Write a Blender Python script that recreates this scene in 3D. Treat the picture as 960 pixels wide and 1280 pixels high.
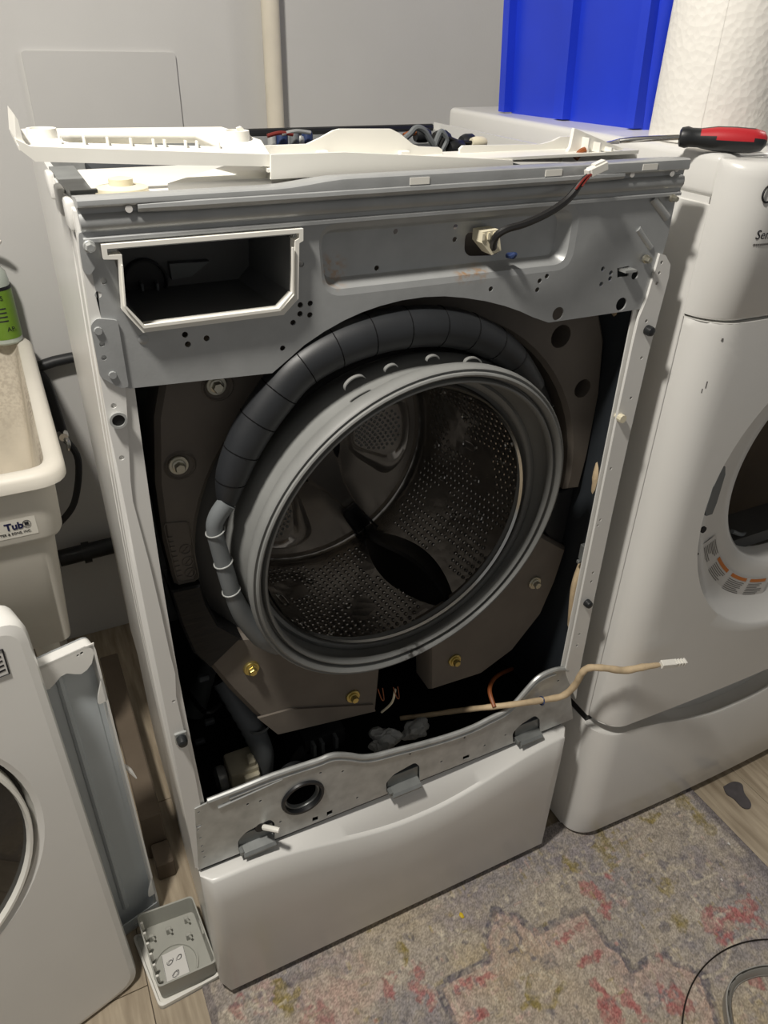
import bpy, bmesh, math, random
import numpy as np
from mathutils import Vector, Matrix, geometry, noise as mnoise

for o in list(bpy.data.objects): bpy.data.objects.remove(o)
SC = bpy.context.scene
C = SC.collection
rng = random.Random(7)
PI = math.pi

# ------------------------------------------------------------------ camera
CAM = np.array([-0.0646, -0.7191, 1.4368]); YAW, PITCH, ROLL, FPX = 0.4692, 0.5679, 0.0258, 943.68
def _basis():
    cy, sy, cp, sp = math.cos(YAW), math.sin(YAW), math.cos(PITCH), math.sin(PITCH)
    f = np.array([sy*cp, cy*cp, -sp]); r = np.array([cy, -sy, 0.0]); u = np.cross(r, f)
    c, s = math.cos(ROLL), math.sin(ROLL)
    return c*r+s*u, -s*r+c*u, f
BR, BU, BF = _basis()
cam = bpy.data.cameras.new('camera'); camo = bpy.data.objects.new('camera', cam); C.objects.link(camo)
cam.sensor_fit = 'HORIZONTAL'; cam.sensor_width = 36.0; cam.lens = FPX/960*36
cam.clip_start = 0.02
m = Matrix.Identity(4)
for i in range(3):
    m[i][0], m[i][1], m[i][2], m[i][3] = BR[i], BU[i], -BF[i], CAM[i]
camo.matrix_world = m
SC.camera = camo

# ------------------------------------------------------------------ light
SC.view_settings.view_transform = 'Standard'; SC.view_settings.look = 'None'
SC.view_settings.gamma = 1.0; SC.view_settings.use_curve_mapping = False
SC.view_settings.exposure = 0.08
w = bpy.data.worlds.new('world'); SC.world = w; w.use_nodes = True
w.node_tree.nodes['Background'].inputs[0].default_value = (1.0, 0.985, 0.965, 1)
w.node_tree.nodes['Background'].inputs[1].default_value = 0.175
def lamp(name, loc, size, power, col, aim):
    l = bpy.data.lights.new(name, 'AREA'); l.shape = 'DISK'; l.size = size; l.energy = power; l.color = col
    o = bpy.data.objects.new(name, l); C.objects.link(o); o.location = loc
    o.rotation_euler = (Vector(aim)-Vector(loc)).to_track_quat('-Z', 'Y').to_euler()
    return o
lamp('ceiling_lamp_left_offscreen', (-0.40, -0.27, 2.40), 0.16, 32.0, (1.0, 0.95, 0.87), (-0.1, 0.1, 0.9))
lamp('ceiling_lamp_right_offscreen', (2.1, 0.1, 2.40), 0.30, 8.0, (1.0, 0.95, 0.88), (0.9, 0.3, 0.8))

# ------------------------------------------------------------------ helpers
def lin(c):
    def f(v):
        v /= 255.0
        return v/12.92 if v <= 0.04045 else ((v+0.055)/1.055)**2.4
    return (f(c[0]), f(c[1]), f(c[2]), 1.0)
def at(x, y, ax, v):
    """photo pixel -> point on the world plane ax = v"""
    d = BF + (x-480)/FPX*BR - (y-640)/FPX*BU
    i = 'xyz'.index(ax); t = (v-CAM[i])/d[i]
    return Vector(CAM + t*d)
def F(x, y, v=0.0):
    p = at(x, y, 'y', v); return (p.x, p.z)
def FL(l, v=0.0): return [F(a, b, v) for a, b in l]

MATS = {}
def mat(name, col, rough=0.5, metal=0.0, var=0.06, vscale=14.0, bump=0.0, bscale=60.0, spec=0.5, coat=0.0, stretch=None, col2=None, trans=0.0, btype='noise'):
    M = bpy.data.materials.new(name); M.use_nodes = True
    nt = M.node_tree; b = nt.nodes['Principled BSDF']
    b.inputs['Roughness'].default_value = rough; b.inputs['Metallic'].default_value = metal
    b.inputs['Specular IOR Level'].default_value = spec; b.inputs['Coat Weight'].default_value = coat
    b.inputs['Transmission Weight'].default_value = trans
    tc = nt.nodes.new('ShaderNodeTexCoord'); mp = nt.nodes.new('ShaderNodeMapping')
    nt.links.new(tc.outputs['Object'], mp.inputs[0])
    if stretch: mp.inputs['Scale'].default_value = stretch
    n = nt.nodes.new('ShaderNodeTexNoise'); n.inputs['Scale'].default_value = vscale; n.inputs['Detail'].default_value = 6
    nt.links.new(mp.outputs[0], n.inputs['Vector'])
    r = nt.nodes.new('ShaderNodeValToRGB'); nt.links.new(n.outputs['Fac'], r.inputs[0])
    c = lin(col)
    a = tuple(max(0, x*(1-var*2)) for x in c[:3])+(1,)
    d = tuple(min(1, x*(1+var)) for x in c[:3])+(1,)
    if col2: a = lin(col2); d = c
    r.color_ramp.elements[0].position = 0.3; r.color_ramp.elements[0].color = a
    r.color_ramp.elements[1].position = 0.7; r.color_ramp.elements[1].color = d
    nt.links.new(r.outputs[0], b.inputs['Base Color'])
    if bump:
        if btype == 'noise':
            n2 = nt.nodes.new('ShaderNodeTexNoise'); n2.inputs['Detail'].default_value = 3
        else:
            n2 = nt.nodes.new('ShaderNodeTexVoronoi')
        n2.inputs['Scale'].default_value = bscale
        nt.links.new(mp.outputs[0], n2.inputs['Vector'])
        bp = nt.nodes.new('ShaderNodeBump'); bp.inputs['Strength'].default_value = bump; bp.inputs['Distance'].default_value = 0.002
        nt.links.new(n2.outputs[0], bp.inputs['Height']); nt.links.new(bp.outputs[0], b.inputs['Normal'])
    MATS[name] = M
    M['ramp'] = r.name
    return M
def add_spots(M, spots, col, strength=0.8):
    """stains with a shape of their own at object-space points (x, y, z, radius)"""
    nt = M.node_tree; b = nt.nodes['Principled BSDF']
    src = b.inputs['Base Color'].links[0].from_socket
    tc = nt.nodes.new('ShaderNodeTexCoord')
    nz = nt.nodes.new('ShaderNodeTexNoise'); nz.inputs['Scale'].default_value = 130; nz.inputs['Detail'].default_value = 5
    nt.links.new(tc.outputs['Object'], nz.inputs['Vector'])
    acc = None
    for (x, y, z, rad) in spots:
        d = nt.nodes.new('ShaderNodeVectorMath'); d.operation = 'DISTANCE'
        nt.links.new(tc.outputs['Object'], d.inputs[0]); d.inputs[1].default_value = (x, y, z)
        q = nt.nodes.new('ShaderNodeMapRange'); q.inputs[1].default_value = rad; q.inputs[2].default_value = rad*0.2
        nt.links.new(d.outputs['Value'], q.inputs[0])
        if acc is None: acc = q.outputs[0]
        else:
            mx = nt.nodes.new('ShaderNodeMath'); mx.operation = 'MAXIMUM'
            nt.links.new(acc, mx.inputs[0]); nt.links.new(q.outputs[0], mx.inputs[1]); acc = mx.outputs[0]
    th = nt.nodes.new('ShaderNodeMapRange'); th.inputs[1].default_value = 0.44; th.inputs[2].default_value = 0.60
    nt.links.new(nz.outputs['Fac'], th.inputs[0])
    mu = nt.nodes.new('ShaderNodeMath'); mu.operation = 'MULTIPLY'
    nt.links.new(acc, mu.inputs[0]); nt.links.new(th.outputs[0], mu.inputs[1])
    m2 = nt.nodes.new('ShaderNodeMath'); m2.operation = 'MULTIPLY'; m2.inputs[1].default_value = strength
    nt.links.new(mu.outputs[0], m2.inputs[0])
    mix = nt.nodes.new('ShaderNodeMix'); mix.data_type = 'RGBA'
    nt.links.new(m2.outputs[0], mix.inputs[0]); nt.links.new(src, mix.inputs[6]); mix.inputs[7].default_value = lin(col)
    nt.links.new(mix.outputs[2], b.inputs['Base Color'])

mat('wall_paint', (200, 199, 196), 0.75, var=0.03, vscale=3, bump=0.08, bscale=220)
mat('panel_paint', (197, 196, 193), 0.6, var=0.02, vscale=4)
mat('cream_pipe', (222, 214, 196), 0.45, var=0.04)
mat('white_enamel', (226, 225, 221), 0.28, var=0.02, vscale=5, coat=0.2)
mat('white_enamel_worn', (222, 221, 217), 0.33, var=0.025, vscale=6, coat=0.15, bump=0.05, bscale=8)
mat('grey_steel', (172, 174, 174), 0.38, metal=0.35, var=0.05, vscale=30, bump=0.05, bscale=350)
mat('zinc', (188, 190, 188), 0.4, metal=0.45, var=0.10, vscale=40)
mat('zinc_dark', (138, 141, 140), 0.40, metal=0.45, var=0.10, vscale=30)
mat('white_plastic', (236, 234, 226), 0.4, var=0.02)
mat('cream_plastic', (226, 218, 192), 0.45, var=0.03)
mat('concrete_shell', (104, 97, 89), 0.62, var=0.06, vscale=20, bump=0.10, bscale=160)
mat('gasket_rubber', (128, 129, 127), 0.55, var=0.06, vscale=18, bump=0.05, bscale=120)
mat('black_rubber', (34, 36, 38), 0.42, var=0.10, vscale=30, bump=0.08, bscale=120)
mat('duct_rubber', (36, 38, 41), 0.48, var=0.10, vscale=30, bump=0.06, bscale=90)
mat('black_matte', (16, 16, 17), 0.8, var=0.0, spec=0.1)
mat('hose_grey', (108, 112, 114), 0.5, var=0.06)
mat('black_plastic', (26, 27, 29), 0.4, var=0.1)
mat('dark_plastic', (40, 41, 43), 0.5, var=0.1)
mat('dispenser_grey', (92, 93, 94), 0.5, var=0.05)
mat('tub_plastic', (74, 74, 73), 0.55, var=0.08)
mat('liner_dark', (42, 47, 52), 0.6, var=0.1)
mat('stainless', (204, 196, 186), 0.26, metal=0.75, var=0.08, vscale=9, bump=0.08, bscale=24)
mat('stainless_wall', (180, 176, 170), 0.20, metal=0.92, var=0.10, vscale=20, bump=0.40, bscale=42, btype='voronoi')
mat('chrome', (215, 214, 210), 0.15, metal=1.0, var=0.02)
mat('pit', (8, 8, 8), 0.6, var=0.0)
mat('brass_zinc', (196, 178, 112), 0.3, metal=0.9, var=0.08, vscale=60)
mat('bolt_silver', (196, 192, 176), 0.32, metal=0.85, var=0.08, vscale=60)
mat('beige_sleeve', (206, 184, 150), 0.7, var=0.10, vscale=50, bump=0.3, bscale=120)
mat('tape_black', (20, 20, 21), 0.42, var=0.1, spec=0.25, bump=0.5, bscale=26, stretch=(1, 1, 5))
mat('bag_plastic', (176, 178, 176), 0.35, var=0.05)
mat('blue_plastic', (34, 62, 205), 0.35, var=0.05, vscale=8)
mat('paper', (240, 237, 230), 0.9, var=0.02, bump=0.40, bscale=125, btype='voronoi')
mat('red_grip', (186, 40, 48), 0.4, var=0.05)
mat('tub_white', (216, 211, 200), 0.5, var=0.04, vscale=6)
mat('tub_inside', (206, 198, 182), 0.6, var=0.10, vscale=9)
mat('lid_grey', (190, 197, 201), 0.40, metal=0.0, var=0.05, vscale=5)
mat('bin_grey', (168, 168, 160), 0.5, var=0.04)
mat('soap_green', (108, 142, 48), 0.35, var=0.05)
mat('soap_clear', (182, 190, 180), 0.2, var=0.04)
mat('ink', (22, 22, 26), 0.6, var=0.0)
mat('ink_navy', (16, 20, 64), 0.6, var=0.0)
mat('ink_grey', (110, 108, 106), 0.6, var=0.0)
mat('orange_print', (205, 120, 50), 0.5, var=0.0)
mat('label_white', (214, 212, 208), 0.5, var=0.02)
mat('label_clear', (214, 210, 200), 0.35, var=0.02)
mat('glass_black', (10, 10, 11), 0.18, var=0.0, coat=0.6)
mat('wire_black', (28, 27, 27), 0.45, var=0.05)
mat('wire_blue', (40, 56, 96), 0.4, var=0.05)
mat('wire_red', (120, 44, 38), 0.4, var=0.05)
mat('cardboard', (104, 92, 78), 0.8, var=0.08, vscale=12)
mat('floor_seam', (92, 84, 74), 0.8, var=0.05)
mat('wood_plank', (182, 168, 146), 0.5, vscale=9, stretch=(9, 0.8, 1), col2=(140, 126, 106), bump=0.08, bscale=40)
mat('scrap', (78, 74, 76), 0.7, var=0.1, vscale=60)
mat('yellow_bit', (220, 190, 40), 0.6, var=0.05)
mat('grey_ring', (150, 148, 142), 0.45, var=0.05)
mat('steel_wire', (62, 58, 54), 0.35, metal=0.8, var=0.05)
mat('copper', (150, 84, 44), 0.5, var=0.1)
add_spots(MATS['grey_steel'], [(*[F(582,340)[0]], 0.0, F(582,340)[1], 0.016), (F(600,336)[0], 0, F(600,336)[1], 0.018), (F(422,340)[0], 0.006, F(422,340)[1], 0.022)], (176, 128, 70), 0.75)
add_spots(MATS['gasket_rubber'], [(F(515,815)[0], 0.0, F(515,815)[1], 0.03), (F(560,812)[0], 0.0, F(560,812)[1], 0.03)], (40, 36, 32), 0.9)
add_spots(MATS['tub_inside'], [(-0.10, 0.46, 0.82, 0.12), (-0.06, 0.7, 0.84, 0.15), (-0.2, 0.9, 0.8, 0.2)], (92, 62, 40), 0.6)

def finish(bm, name, material, parent=None, smooth=35, label=None):
    bmesh.ops.remove_doubles(bm, verts=bm.verts, dist=1e-6)
    bmesh.ops.recalc_face_normals(bm, faces=bm.faces)
    me = bpy.data.meshes.new(name); bm.to_mesh(me); bm.free()
    o = bpy.data.objects.new(name, me); C.objects.link(o)
    mats = material if isinstance(material, (list, tuple)) else [material]
    for q in mats: me.materials.append(MATS[q])
    if smooth:
        me.polygons.foreach_set('use_smooth', [True]*len(me.polygons))
        me.set_sharp_from_angle(angle=math.radians(smooth))
    if parent is not None:
        o.parent = parent
        o.matrix_parent_inverse = parent.matrix_world.inverted()
    if label: o['label'] = label
    return o
def thing(name, label, cat, loc=(0,0,0), group=None):
    o = bpy.data.objects.new(name, None); C.objects.link(o); o.location = loc
    o.empty_display_size = 0.05
    o.matrix_world = Matrix.Translation(loc)
    return tag(o, label, cat, group)
def tag(o, label, cat, group=None):
    o['label'] = label; o['category'] = cat
    if group: o['group'] = group
    return o
def struct(o, label=None):
    o['kind'] = 'structure'
    if label: o['label'] = label
    return o
def B(): return bmesh.new()
def box(bm, lo, hi, bev=0.0, seg=2, M=None, mi=0):
    lo = Vector(lo); hi = Vector(hi)
    t = bmesh.new()
    r = bmesh.ops.create_cube(t, size=1.0)
    for v in r['verts']:
        v.co = Vector((lo[i]+(v.co[i]+0.5)*(hi[i]-lo[i]) for i in range(3)))
    if bev > 0:
        bmesh.ops.bevel(t, geom=list(t.edges), offset=bev, segments=seg, affect='EDGES', profile=0.5)
    t.verts.index_update()
    vs = [bm.verts.new(M @ v.co if M is not None else v.co) for v in t.verts]
    for f in t.faces:
        bm.faces.new([vs[v.index] for v in f.verts]).material_index = mi
    t.free()
def XZ(u, v, w): return (u, w, v)      # plate standing in the front plane, w = depth y
def XY(u, v, w): return (u, v, w)      # plate lying flat
def YZ(u, v, w): return (w, u, v)
def plate(bm, outer, holes, w0, w1, mp=XZ, mi=0):
    loops = [outer]+list(holes)
    tri = geometry.tessellate_polygon([[Vector((a, b, 0)) for a, b in l] for l in loops])
    flat = [p for l in loops for p in l]
    f = [bm.verts.new(mp(a, b, w0)) for a, b in flat]
    g = [bm.verts.new(mp(a, b, w1)) for a, b in flat]
    for t in tri:
        for vs, rev in ((f, 0), (g, 1)):
            q = [vs[i] for i in t]
            if rev: q.reverse()
            try: bm.faces.new(q).material_index = mi
            except ValueError: pass
    k = 0
    for l in loops:
        n = len(l)
        for i in range(n):
            a, b = k+i, k+(i+1) % n
            try: bm.faces.new((f[a], f[b], g[b], g[a])).material_index = mi
            except ValueError: pass
        k += n
def loft(bm, rings, closed=True, cap0=False, cap1=False, mi=0):
    vs = [[bm.verts.new(p) for p in r] for r in rings]
    n = len(rings[0])
    for a, b in zip(vs, vs[1:]):
        for i in range(n if closed else n-1):
            j = (i+1) % n
            try: bm.faces.new((a[i], a[j], b[j], b[i])).material_index = mi
            except ValueError: pass
    if cap0: bm.faces.new(list(reversed(vs[0]))).material_index = mi
    if cap1: bm.faces.new(vs[-1]).material_index = mi
def circ(cx, cz, r, n=10, a0=0.0, rz=None):
    rz = rz or r
    return [(cx+r*math.cos(a0+2*PI*i/n), cz+rz*math.sin(a0+2*PI*i/n)) for i in range(n)]
def rpoly(pts, r, n=4):
    """polygon with rounded corners; r a float or a list"""
    out = []; N = len(pts)
    for i in range(N):
        p0, p1, p2 = Vector(pts[i-1]), Vector(pts[i]), Vector(pts[(i+1) % N])
        rr = r[i] if isinstance(r, (list, tuple)) else r
        a = (p0-p1); b = (p2-p1)
        d = min(rr, a.length*0.45, b.length*0.45)
        a = p1+a.normalized()*d; b = p1+b.normalized()*d
        for k in range(n+1):
            t = k/n
            q = a*(1-t)**2+p1*2*t*(1-t)+b*t*t
            out.append((q.x, q.y))
    return out
def smoothpath(pts, k=6):
    P = [Vector(p) for p in pts]; out = []
    for i in range(len(P)-1):
        p0 = P[max(i-1, 0)]; p1 = P[i]; p2 = P[i+1]; p3 = P[min(i+2, len(P)-1)]
        for j in range(k):
            t = j/k
            out.append(0.5*((2*p1)+(p2-p0)*t+(2*p0-5*p1+4*p2-p3)*t*t+(3*p1-p0-3*p2+p3)*t**3))
    out.append(P[-1]); return out
def smooth2(pts, k=5):
    return [(v.x, v.y) for v in smoothpath([(a, b, 0) for a, b in pts], k)]
def tube(bm, pts, r, seg=10, k=6, caps=True, mi=0, wob=None):
    if k > 1:
        n0 = len(pts); P = smoothpath(pts, k)
        if isinstance(r, (list, tuple)):
            R = []
            for i in range(n0-1):
                for j in range(k): R.append(r[i]+(r[i+1]-r[i])*j/k)
            R.append(r[-1])
        else: R = [r]*len(P)
    else:
        P = [Vector(p) for p in pts]; R = list(r) if isinstance(r, (list, tuple)) else [r]*len(P)
    rings = []; nrm = None
    for i, p in enumerate(P):
        t = (P[min(i+1, len(P)-1)]-P[max(i-1, 0)]).normalized()
        if nrm is None:
            nrm = t.orthogonal().normalized()
        else:
            nrm = (nrm-t*nrm.dot(t)).normalized()
        b = t.cross(nrm)
        rr = R[i]*(wob(i) if wob else 1)
        rings.append([p+(nrm*math.cos(2*PI*j/seg)+b*math.sin(2*PI*j/seg))*rr for j in range(seg)])
    loft(bm, rings, True, caps, caps, mi)
def lathe(bm, prof, c, axis='y', seg=48, close=False, post=None, mi=0, a0=0, a1=2*PI):
    """prof = [(radius, offset along axis)] about centre c"""
    full = abs(a1-a0-2*PI) < 1e-6
    n = seg if full else seg+1
    rings = []
    for r, h in prof:
        ring = []
        for i in range(n):
            a = a0+(a1-a0)*i/seg
            u, v = r*math.cos(a), r*math.sin(a)
            p = {'y': (c[0]+u, c[1]+h, c[2]+v), 'z': (c[0]+u, c[1]+v, c[2]+h), 'x': (c[0]+h, c[1]+u, c[2]+v)}[axis]
            p = Vector(p)
            ring.append(post(p) if post else p)
        rings.append(ring)
    if close: rings.append(rings[0])
    loft(bm, rings, full, False, False, mi)
def cap_lathe(bm, prof, c, axis='y', seg=24, mi=0, post=None):
    """lathe closed with end discs (prof from axis to axis)"""
    p = [(1e-5, prof[0][1])]+list(prof)+[(1e-5, prof[-1][1])]
    lathe(bm, p, c, axis, seg, False, post, mi)
def cyl(bm, p0, p1, r, seg=12, mi=0): tube(bm, [p0, p1], r, seg, 1, True, mi)
def text(body, size, material, name, parent, Mx, depth=0.0004, shear=0.0, bold=0.0, align='LEFT'):
    cu = bpy.data.curves.new(name, 'FONT'); cu.body = body; cu.size = size; cu.extrude = depth; cu.shear = shear; cu.offset = bold
    cu.align_x = align
    cu.resolution_u = 3
    t = bpy.data.objects.new(name+'_tmp', cu); C.objects.link(t)
    me = bpy.data.meshes.new_from_object(t); bpy.data.objects.remove(t)
    me.name = name
    for v in me.vertices: v.co = Mx @ v.co
    me.materials.clear(); me.materials.append(MATS[material])
    o = bpy.data.objects.new(name, me); C.objects.link(o)
    if parent is not None:
        o.parent = parent; o.matrix_parent_inverse = parent.matrix_world.inverted()
    return o
def frame(o, ux, uy):
    """matrix placing local x,y along ux,uy at o"""
    ux = Vector(ux).normalized(); uy = Vector(uy); uy = (uy-ux*uy.dot(ux)).normalized(); uz = ux.cross(uy)
    M = Matrix.Identity(4)
    for i in range(3): M[i][0], M[i][1], M[i][2], M[i][3] = ux[i], uy[i], uz[i], o[i]
    return M
def copy_of(src, parent, M):
    o = src.copy(); C.objects.link(o)
    if parent is not None: o.parent = parent; o.matrix_parent_inverse = parent.matrix_world.inverted()
    o.matrix_world = M
    return o

# ================================================================== the setting
YW = 1.06
bm = B(); box(bm, (-1.6, YW, -0.02), (3.0, YW+0.1, 2.5)); wall = struct(finish(bm, 'wall_back', 'wall_paint', smooth=0))
def FW(x, y): return F(x, y, YW)
a, b_, c_ = FW(25, 60), FW(217, 68), FW(227, 158)
bm = B()
lx, rx, tz, bz = a[0], b_[0]+0.002, (a[1]+b_[1])/2, 1.12
plate(bm, rpoly([(lx, bz), (rx, bz), (rx, tz), (lx, tz)], 0.008), [], YW-0.006, YW+0.001)
finish(bm, 'access_panel', 'panel_paint', wall)
bm = B(); box(bm, (-1.6, -1.7, -0.06), (3.0, YW, -0.004)); floor = struct(finish(bm, 'floor', 'floor_seam', smooth=0))
PW = 0.165
first = None
nx = int(4.6/PW)
for i in range(nx):
    x0 = -1.6+i*PW
    off = (i*0.37) % 1.2
    y = -1.7
    ends = [-1.7]
    t = -1.7+off if off > 0.1 else -1.7+1.2
    while t < YW-0.05:
        ends.append(t); t += 1.2
    ends.append(YW)
    for ya, yb in zip(ends, ends[1:]):
        bm = B(); box(bm, (x0+0.0007, ya+0.0007, -0.006), (x0+PW-0.0007, yb-0.0007, 0.0), 0.0006, 1)
        finish(bm, 'floor_plank', 'wood_plank', floor, 0)
bm = B(); box(bm, (-1.6, -1.7, 2.45), (3.0, YW+0.1, 2.5)); struct(finish(bm, 'ceiling', 'panel_paint', smooth=0))
# vent of the room: the near side stays open

# ================================================================== washing machine
W = 0.686
wm = thing('washing_machine', 'white front-load washing machine with its front cover removed, drum and tub exposed', 'washing machine', (W/2, 0.36, 0.36))
def bulge(z): return -0.011*math.sin(PI*min(1, max(0, (z-0.36)/0.93)))
# --- side panels
def side_panel(sx, name):
    bm = B()
    prof = [(0.030, 0.003), (0.008, 0.001), (0.005, 0.004), (0.0025, 0.010), (0.0, 0.012), (0.0, 0.030), (0.008, 0.033), (0.008, 0.046), (0.0, 0.049), (0.0, 0.080), (0.007, 0.083), (0.007, 0.096), (0, 0.099), (0.0, 0.60), (0.002, 0.60), (0.0095, 0.099), (0.0105, 0.049), (0.0105, 0.03), (0.012, 0.006), (0.03, 0.005)]
    rings = []
    for k in range(25):
        z = 0.357+(1.300-0.357)*k/24
        bx = bulge(z) if sx == 0 else 0.0
        ring = []
        for x, y in prof:
            fall = max(0, 1-y/0.6)
            X = x+bx*fall+0.008*(y/0.60) if sx == 0 else W-x
            ring.append((X, y, z))
        rings.append(ring)
    loft(bm, rings, True, True, True)
    return finish(bm, name, 'white_enamel', wm, 25)
sl = side_panel(0, 'side_panel'); sr = side_panel(1, 'side_panel')
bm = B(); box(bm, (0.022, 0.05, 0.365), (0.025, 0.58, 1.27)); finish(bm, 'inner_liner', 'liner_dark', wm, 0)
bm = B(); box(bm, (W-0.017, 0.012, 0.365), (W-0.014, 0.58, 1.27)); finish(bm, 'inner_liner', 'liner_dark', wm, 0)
bm = B(); box(bm, (0.012, 0.575, 0.36), (W-0.002, 0.595, 1.288)); finish(bm, 'back_panel', 'zinc', wm, 0)
bm = B(); box(bm, (0.014, 0.012, 0.357), (W-0.012, 0.575, 0.366)); finish(bm, 'base_plate', 'black_plastic', wm, 0)
# --- front posts, traced
LP_in = [(157,486),(159,520),(161,560),(163,600),(166,626),(175,660),(187,705),(200,760),(212,815),(219,842),(220,870),(228,905),(234,930),(243,965),(250,1003),(256,1040),(262,1083)]
LP_out = [(244,1085),(236,1040),(229,1003),(215,930),(200,855),(185,780),(172,715),(158,640),(147,585),(137,540),(126,480),(113,405),(104,340),(100,300)]
outer = FL(LP_in)+FL(LP_out)+FL([(118,305),(135,400)])
def clampx(l, lo, hi): return [(min(hi, max(lo, a)), b) for a, b in l]
holes = [circ(*F(*q), 0.0028, 8) for q in [(142,507),(152,572)]] + [circ(*F(*q), 0.0022, 8) for q in [(217,876)]]+[circ(*F(147,523), 0.0065, 12)]
bm = B(); plate(bm, outer, holes, -0.0005, 0.002)
# pressed rim along the inside edge
tube(bm, [(a-0.0012, 0.0022, b) for a, b in FL(LP_in)], 0.0016, 6, 2)
lp = finish(bm, 'front_post', 'white_enamel', wm, 35)
bm = B()
lathe(bm, [(0.0065, -0.001), (0.0085, -0.003), (0.0085, -0.006), (0.0062, -0.006), (0.0062, 0.004)], (F(147,523)[0], 0, F(147,523)[1]), 'y', 16)
finish(bm, 'hinge_bushing', 'zinc', lp)
bm = B(); cap_lathe(bm, [(0.0060, 0.0025), (0.0060, -0.0045)], (F(147,523)[0], 0, F(147,523)[1]), 'y', 14); finish(bm, 'bushing_core', 'pit', lp)
def bumper(px, py, parent):
    x, z = F(px, py)
    bm = B(); box(bm, (x-0.008, -0.003, z-0.010), (x+0.008, 0.001, z+0.010), 0.001, 1)
    o = finish(bm, 'bumper_seat', 'zinc', parent)
    bm = B(); cap_lathe(bm, [(0.0068, 0.0), (0.0068, -0.010), (0.0058, -0.014), (0.003, -0.0155)], (x, 0, z), 'y', 14)
    finish(bm, 'rubber_bumper', 'black_rubber', parent)
bumper(226, 921, lp)
# right post
RP_out = [(822,316),(829,318),(835,330),(833,345),(808,440),(785,540),(763,640),(741,745),(723,835),(718,872)]
RP_in = [(705,838),(712,805),(721,760),(729,720),(737,680),(745,640),(759,570),(771,510),(780,468),(788,430),(796,396),(806,372)]
outer = FL(RP_out)+FL(RP_in)
rh = [(824,327),(821,340),(818,353),(805,400),(799,446),(786,496),(761,584),(748,648),(745,655),(739,714),(737,725),(722,791),(719,805)]
holes = [circ(*F(*q), 0.0024, 7) for q in rh]
bm = B(); plate(bm, outer, holes, -0.0045, -0.001)
tube(bm, [(a+0.0012, -0.0012, b) for a, b in FL(RP_in)], 0.0018, 6, 2)
rp = finish(bm, 'front_post', 'white_enamel', wm, 35)
bumper(806, 411, rp); bumper(731, 751, rp)
bm = B(); x, z = F(772, 520); cap_lathe(bm, [(0.004, 0.006), (0.004, -0.004), (0.006, -0.004), (0.006, -0.012)], (x, 0, z), 'y', 10); finish(bm, 'wire_clip', 'cream_plastic', rp)

# --- top brace
def emboss_loop(cs, r): return rpoly(FL(cs), r, 6)
E_out = emboss_loop([(396,281),(727,254),(713,336),(404,372)], 0.022)
E_in = emboss_loop([(405,297),(708,270),(700,322),(411,353)], 0.012)
E_mid = [((a[0]*0.55+b[0]*0.45), (a[1]*0.55+b[1]*0.45)) for a, b in zip(E_out, E_in)]
arch = [(340,466),(362,447),(380,431),(405,414),(430,400),(452,390),(475,382),(502,375),(530,371),(555,370),(580,372),(606,376),(630,382),(650,389),(665,396),(685,403)]
outer = FL([(104,286),(470,262),(846,239),(841,262),(834,296),(824,330),(800,386)])+FL(arch[::-1])+FL([(163,485),(150,483),(142,440),(126,396)])
disp_in = FL([(138,312),(366,293),(365,366),(349,387),(180,408),(156,384),(150,345)])
sm = [(129,351),(122.5,368),(231,418),(234.6,430),(258,422.5),(353,435),(376,330),(375,381),(387.5,379),(374.6,392),(366,403),(387,379.5+14),(613,361),(683,345),(674,351),(671,362),(753,336),(763,341),(762,348),(751,355)]
holes = [E_out, disp_in]+[circ(*F(*q), 0.0031, 8) for q in sm]
holes += [circ(*F(793,344), 0.0055, 12), circ(*F(697,392), 0.0085, 16), circ(*F(776,380), 0.0085, 16), FL([(771,335),(786,332),(785,345),(771,347)])]
bm = B(); plate(bm, outer, holes, -0.001, 0.0012)
loft(bm, [[(a, -0.001, b) for a, b in E_out], [(a, 0.0005, b) for a, b in E_mid], [(a*0.8+c*0.2, 0.0125, b*0.6+d*0.4) for (a, b), (c, d) in zip(E_in, E_mid)], [(a, 0.015, b) for a, b in E_in]], True)
conn_hole = rpoly(FL([(585,292),(628,287),(629,317),(620,321),(590,322),(584,316)], 0.009), 0.008, 3)
plate(bm, E_in, [conn_hole]+[circ(*F(*q, 0.009), 0.003, 8) for q in [(498,291),(573,285),(572,301),(474,337)]], 0.015, 0.0165)
# small diagonal beads near the right end
for p, q, r in (((815,247),(833,272), 0.006), ((797,286),(813,310), 0.0045)):
    a, b_ = F(*p), F(*q); tube(bm, [(a[0], 0.001, a[1]), (b_[0], 0.001, b_[1])], r, 10, 1)
brace = finish(bm, 'top_brace', 'grey_steel', wm, 40)
# rail above the brace
def ztop(x):
    t = min(1, max(0, (x-0.175)/0.075)); t = t*t*(3-2*t)
    return -0.0055*(1-t)
prof = [(0.030, 1.3150), (0.004, 1.3180), (-0.0065, 1.3180), (-0.0088, 1.3168), (-0.0092, 1.3140), (-0.0092, 1.3075), (-0.0080, 1.3060), (-0.0030, 1.3055), (-0.0022, 1.3040), (-0.0022, 1.3000), (-0.0050, 1.2975), (-0.0062, 1.2940), (-0.0062, 1.2900), (-0.0045, 1.2865), (-0.0030, 1.2850), (-0.0030, 1.2815), (-0.0055, 1.2800), (-0.0055, 1.2770), (0.002, 1.2765), (0.004, 1.300), (0.030, 1.3125)]
rings = []
for k in range(41):
    x = 0.002+(W-0.001)*k/40
    dz = ztop(x)
    rings.append([(x, y, z+(dz if z > 1.310 else 0)) for y, z in prof])
bm = B(); loft(bm, rings, True, True, True)
p0, p1 = F(172,259,-0.0075), F(780,219,-0.0075)
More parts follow.
